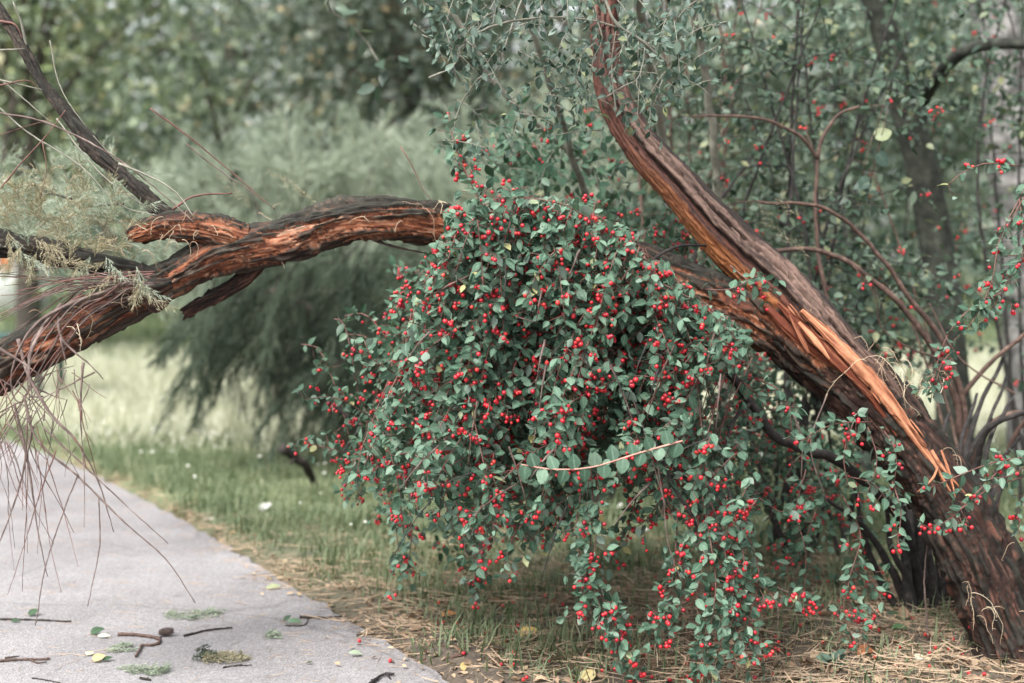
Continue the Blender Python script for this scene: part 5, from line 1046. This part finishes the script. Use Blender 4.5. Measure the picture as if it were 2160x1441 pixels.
ground_twig('twig', [(775, 1448), (805, 1424), (832, 1421)], 0.0045, 'thick black hooked twig with a knobbed end', 'stem', [[(815, 1420), (822, 1430)]])
ground_twig('twig', [(68, 1430), (95, 1434), (126, 1440)], 0.0014, 'hair-thin curved twig on the asphalt')
ground_twig('twig', [(296, 1430), (318, 1434)], 0.0032, 'tiny black twig fragment on the asphalt')
ground_twig('twig', [(470, 1408), (495, 1404), (530, 1403)], 0.0018, 'thin dark twig beside the green needle sprig')
ground_twig('twig', [(860, 1405), (920, 1400), (960, 1388), (985, 1380)], 0.006, 'thick tan stick lying in the litter by the path', 'brownstem', path=False)
ground_twig('twig', [(1600, 1440), (1660, 1432), (1720, 1436)], 0.005, 'grey stick lying in the straw below the berries', 'greytwig', path=False)
# cone
cb = GP(350, 1342); cone = thing('pine_cone', cb, 'small dark brown cone lying on the asphalt at the twig end', 'cone')
core = []; ct = cb + np.array([0, 0, 0.011]); axd = nrm(np.array([1, 0.15, 0.10])); Xc, Yc, Zc = ortho(axd[None], np.array([[0, 0, 1.0]])); Xc, Zc = Xc[0], Zc[0]
V, F = tube(np.stack([ct - axd * 0.018, ct - axd * 0.008, ct + axd * 0.006, ct + axd * 0.018]), np.array([0.003, 0.0065, 0.006, 0.002]), 10); build('core', V, F, M['cone'], cone, None, True)
sv = np.array([[-0.5, 0, 0], [0.5, 0, 0], [0.55, 0.8, 0.25], [0, 1.15, 0.45], [-0.55, 0.8, 0.25], [0, 0.5, 0.42]]); sf = [np.array([[0, 1, 5], [1, 2, 5], [2, 3, 5], [3, 4, 5], [4, 0, 5]])]
sme = None
for i in range(9):
    t = i / 8; rr = 0.0068 * math.sin(0.35 + 2.5 * t) + 0.0008
    for j in range(8):
        a = 2 * math.pi * (j + 0.5 * (i % 2)) / 8; rad = math.cos(a) * Xc + math.sin(a) * Zc; p = ct + axd * (-0.017 + 0.032 * t) + rad * rr * 0.8
        if sme is None: sme = mesh_data('scale', sv, sf, M['cone'])
        o = bpy.data.objects.new('scale', sme); o.parent = cone; Yv = nrm(axd * 0.9 + rad * 0.7); Zv = nrm(rad - Yv * rad.dot(Yv)); Xv = np.cross(Yv, Zv); s_ = 0.006
        o.matrix_local = Matrix.Translation(Vector(p - cb)) @ Matrix(((Xv[0], Yv[0], Zv[0]), (Xv[1], Yv[1], Zv[1]), (Xv[2], Yv[2], Zv[2]))).to_4x4() @ Matrix.Scale(s_, 4); COL.objects.link(o)
# single leaves
def solid_leaf(name, px, py, size, colr, label, path=True, kind='oval', ang=0.0, tilt=0.3, curlk=1.5, lift=0.003):
    b = GP(px, py) if path else on_ground(px, py); b = b + [0, 0, lift]
    tv, tf, mid = LEAF[kind]; D = np.array([[math.cos(ang), math.sin(ang) * 0.9, tilt]]); X, Y, Z = ortho(D, np.array([[0.2 * math.sin(ang), -0.35, 1.0]])); V, F = stamp(tv, tf, np.zeros((1, 3)), X * size, Y * size, Z * size * curlk)
    V = V - np.array([0, 0, V[:, 2].min()]); root = thing(name, b, label, 'leaf')
    mat = leaf_mat('single_leaf', [(0, colr), (1, tuple(c * 1.2 for c in colr))], tuple(c * 1.15 for c in colr), trans=0.2)
    build('blade', V + b, F, mat, root, {'rnd': np.full(len(V), 0.5), 'mid': mid}, True)
    C = np.stack([-Y[0] * size * 0.35 + [0, 0, 0.001], Y[0] * size * 0.02 + [0, 0, 0.001]]) + b + [0, 0, 0.001]; V, F = tube(C, np.array([0.0007, 0.0009]), 5); build('stalk', V, F, M['straw'], root, {'rnd': np.full(len(V), 0.6), 'mid': np.ones(len(V))}, True)
GREEN = (0.03, 0.062, 0.03)
for a in [(192, 1340, 0.034, GREEN, 'upright curled green leaf alone on the asphalt', True, 'round', 0.4, 0.5, 2.0), (60, 1300, 0.030, GREEN, 'round green leaf resting on the straight dark twig', True, 'round', 0.6, 0.5, 1.0), (22, 1313, 0.026, GREEN, 'small dark green leaf lying under the straight dark twig', True, 'oval', 0.2, 0.1, 1.0),
          (196, 1397, 0.030, (0.42, 0.33, 0.14), 'pale yellow leaf on the asphalt', True, 'round', 0.5, 0.5, 2.0), (216, 1396, 0.026, GREEN, 'small green leaf touching the pale yellow leaf', True, 'oval', 0.5, 0.3, 1.5), (605, 1316, 0.040, (0.09, 0.16, 0.09), 'half-rolled green leaf attached to the thin twig', True, 'narrow', 0.0, 0.15, 1.0), (598, 1312, 0.026, GREEN, 'folded green leaf tip beside the half-rolled leaf', True, 'oval', 0.7, 0.6, 1.0),
          (735, 1385, 0.034, (0.22, 0.27, 0.19), 'pale green lance leaf lying flat on the asphalt', True, 'narrow', 0.1, 0.05, 1.0), (646, 1401, 0.016, (0.05, 0.06, 0.04), 'tiny dark leaf scrap on the asphalt', True, 'oval', 0.0, 0.2, 1.0), (560, 1243, 0.045, (0.22, 0.24, 0.14), 'dull green leaf lying near the path edge', True, 'oval', 0.2, 0.2, 1.0), (205, 1345, 0.034, (0.3, 0.31, 0.27), 'whitish leaf lying face down beside the curled green leaf', True, 'oval', 0.0, 0.03, 0.5), (180, 1385, 0.03, (0.5, 0.43, 0.3), 'faded tan leaf lying on the asphalt', True, 'oval', 1.2, 0.02, 0.5),
          (545, 1078, 0.055, (0.4, 0.4, 0.37), 'large white leaf turned over in the grass', False, 'round', 0.3, 0.5, 1.0), (428, 1106, 0.045, (0.42, 0.42, 0.36), 'small whitish leaf in the verge beside the path', False, 'round', 0.5, 0.4, 1.0), (1095, 1348, 0.05, (0.42, 0.29, 0.09), 'golden yellow leaf in the straw under the shrub', False, 'round', 0.3, 0.5, 1.0), (1808, 1388, 0.06, (0.34, 0.13, 0.06), 'large curled russet leaf near the trunk foot', False, 'oval', 0.4, 0.2, 3.0), (930, 1303, 0.045, (0.5, 0.2, 0.08), 'orange dead leaf in shade under the shrub', False, 'oval', 0.2, 0.3, 2.0),
          (980, 1420, 0.04, (0.38, 0.29, 0.12), 'small yellow leaf on the straw beside the path', False, 'round', 1.2, 0.4, 1.0), (1230, 1438, 0.04, (0.36, 0.3, 0.15), 'pale yellow leaf in the straw below a hanging strand', False, 'round', 0.8, 0.5, 1.0), (1925, 1398, 0.045, (0.4, 0.38, 0.3), 'grey withered leaf lying before the trunk foot', False, 'oval', 0.3, 0.1, 2.0), (2090, 1378, 0.035, (0.22, 0.2, 0.19), 'dark grey leaf against the foot of the trunk', False, 'round', 0.3, 0.5, 1.0), (1905, 1310, 0.05, (0.2, 0.12, 0.08), 'brown leaf standing at the foot of the dark stems', False, 'oval', 1.3, 0.8, 1.5), (1880, 1332, 0.05, (0.06, 0.12, 0.05), 'flat green sprig leaf on the soil by the dark stems', False, 'narrow', 0.2, 0.1, 1.0)]:
    solid_leaf('fallen_leaf', *a)
# needle sprigs blown on to the path
def sprig(px0, px1, py, label, mat, n=9, h=0.01):
    root = thing('needle_sprig', GP((px0 + px1) / 2, py), label, 'sprig'); axs = []
    for i in range(n):
        a, b = sorted(rng.uniform(px0, px1, 2)); 
        if b - a < 20: b = a + 25
        y0 = py + rng.uniform(-7, 7); y1 = y0 + rng.uniform(-5, 5); axs.append(np.stack([GP(a, y0, 0.004), GP((a + b) / 2, (y0 + y1) / 2, h * rng.uniform(0.3, 1)), GP(b, y1, 0.004)]))
    V, F, r = feather_mesh(axs, rng, nb=20, bl=0.024, ns=12, sl=0.009, sw=0.0008, droop=0.1); V[:, 2] = np.maximum(V[:, 2], PATH_Z + 0.001); build('needles', V, F, M[mat], root, {'rnd': r, 'mid': np.ones(len(V))}, False, True)
    V, F = tube(spline(axs[0], step=0.008), 0.0009, 5); build('stalk', V, F, M['twig'], root, None, True)
sprig(402, 520, 1388, 'matted tuft of green and brown needles on the asphalt', 'dryfeather', 12, 0.014); sprig(238, 355, 1413, 'long green needle sprig lying flat below the yellow leaf', 'feather', 10, 0.008); sprig(315, 480, 1295, 'faint green needle sprig farther up the path', 'feather', 9, 0.010); sprig(540, 580, 1344, 'tiny green needle tuft on the open asphalt', 'feather', 4, 0.006); sprig(190, 300, 1366, 'sparse line of green needles above the yellow leaf', 'feather', 4, 0.004); sprig(395, 450, 1378, 'short green needle tuft close to the matted one', 'feather_d', 5, 0.012)
for x, y, lab in [(758, 1355, 'single red berry on the asphalt beside the short dark twig stub'), (823, 1397, 'single red berry on the asphalt above the black hooked twig')]:
    b = GP(x, y); o = link('fallen_berry', berry_variants()[5]); o.location = b + [0, 0, 0.0038]; o.scale = (0.0045,) * 3; tag(o, lab, 'berry', 'berries on the path')
# broad-leaved seedling in the straw
b = on_ground(1758, 1412); plant = thing('seedling', b, 'pale green broad-leaved seedling growing in the straw', 'plant')
for k in range(11):
    a = k * 2.4; D = np.array([[math.cos(a), math.sin(a) * 0.8, rng.uniform(0.2, 0.9)]]); h0 = rng.uniform(0.005, 0.03); X, Y, Z = ortho(D, np.array([[0, -0.3, 1.0]])); o = bpy.data.objects.new('leaf', leaf_variants('round', 'honey')[10 + k % 5]); o.parent = plant; COL.objects.link(o)
    o.matrix_local = Matrix.Translation((0, 0, h0)) @ Matrix(((X[0, 0], Y[0, 0], Z[0, 0]), (X[0, 1], Y[0, 1], Z[0, 1]), (X[0, 2], Y[0, 2], Z[0, 2]))).to_4x4() @ Matrix.Scale(rng.uniform(0.026, 0.042), 4)
V, F = tube(np.stack([b - [0, 0, 0.01], b + [0, 0, 0.035]]), np.array([0.002, 0.0012]), 5); build('stem', V, F, M['greytwig'], plant, None, True)
# dead branch sticking out of the grass
q = [on_ground(668, 1022) - [0, 0, 0.01], P(645, 985, 5.65), P(620, 962, 5.6), P(592, 945, 5.55)]
db = thing('dead_branch', q[0], 'broken dark branch poking up from the grass behind the shrub', 'branch'); stem_part(np.array(q), 0.013, 0.020, 'darkwood', db, 'shaft', 10, 0.4); stem_part(np.array([P(625, 965, 5.6), P(612, 978, 5.55)]), 0.012, 0.006, 'darkwood', db, 'side_twig', 8)

# park bench behind the fallen crown, far down the meadow
bb = G(60, 848, 0.0); bench = thing('bench', bb, 'dark green backless bench standing in the meadow behind the fallen twigs', 'bench')
gm = plain_mat('dark_green_paint', [(0.3, (0.02, 0.05, 0.045)), (0.7, (0.035, 0.075, 0.065))], 0.5)
def boxv(c, s):
    v = np.array([[x, y, z] for x in (-.5, .5) for y in (-.5, .5) for z in (-.5, .5)]) * np.array(s) + np.array(c); return v, [np.array([[0, 1, 3, 2], [4, 6, 7, 5], [0, 4, 5, 1], [2, 3, 7, 6], [0, 2, 6, 4], [1, 5, 7, 3]])]
for sx in (-0.55, 0.15):
    for sy, t in ((-0.2, -0.05), (0.2, 0.06)):
        V, F = tube(np.array([bb + [sx, sy + t, -0.02], bb + [sx, sy, 0.43]]), 0.022, 6); build('leg', V, F, gm, bench, None, True)
    V, F = boxv(bb + [sx, 0.0, 0.415], (0.04, 0.42, 0.03)); build('seat_rail', V, F, gm, bench)
for i in range(4): V, F = boxv(bb + [-0.2, -0.17 + i * 0.115, 0.447], (1.15, 0.095, 0.03)); build('seat_slat', V, F, gm, bench)
# small white hut far away
kb = np.array([(-5 - 1080) / FPX * 27, 27, 0.0]); kiosk = thing('hut', kb, 'small white hut with an orange panel far behind the twigs', 'hut')
wm = plain_mat('white_wall_paint', [(0.3, (0.72, 0.72, 0.72)), (0.7, (0.8, 0.8, 0.8))], 0.7); om = plain_mat('orange_paint', [(0.3, (0.6, 0.16, 0.05)), (0.7, (0.66, 0.2, 0.06))], 0.6); rm = plain_mat('grey_roof', [(0.3, (0.3, 0.3, 0.3)), (0.7, (0.4, 0.4, 0.4))], 0.7)
V, F = boxv(kb + [0, 0, 0.6], (1.5, 1.5, 1.24)); build('wall', V, F, wm, kiosk); V, F = boxv(kb + [0, 0, 1.27], (1.8, 1.8, 0.10)); build('roof', V, F, rm, kiosk); V, F = boxv(kb + [0.45, -0.76, 1.0], (0.22, 0.03, 0.36)); build('panel', V, F, om, kiosk); V, F = boxv(kb + [-0.25, -0.76, 0.5], (0.5, 0.03, 0.95)); build('door', V, F, rm, kiosk)

# ------------------------------------------------------------------ hang sub-parts on their own part
by = {}
for c in tree.children: by.setdefault(c.name.split('.')[0], []).append(c)
limb_o, log_o, trunk_o, knot_o = by['torn_limb'][0], by['fallen_log'][0], by['trunk'][0], by['knot'][0]
for c in by['wood_splinter'] + by['wood_fibre']: c.parent = limb_o
for c in by['branch_stub']: c.parent = log_o
for c in by['dry_sprig']:
    v = c.data.vertices[0].co; c.parent = trunk_o if v.x + TB[0] > 0.6 else log_o
for c in by['twig'][:34]: c.parent = knot_o
sh = [c for c in shrub.children if c.name.startswith('shoot')][0]
for c in shrub.children:
    if c.name.startswith('leaf') and c.data.name.startswith('round_leaf'): c.parent = sh
for r in [o for o in SC.objects if o.parent is None and o.name.split('.')[0] == 'twig']:
    shf = [c for c in r.children if c.name.startswith('shaft')]
    for c in list(r.children):
        if c.name.startswith('bud') and shf: c.parent = shf[0]
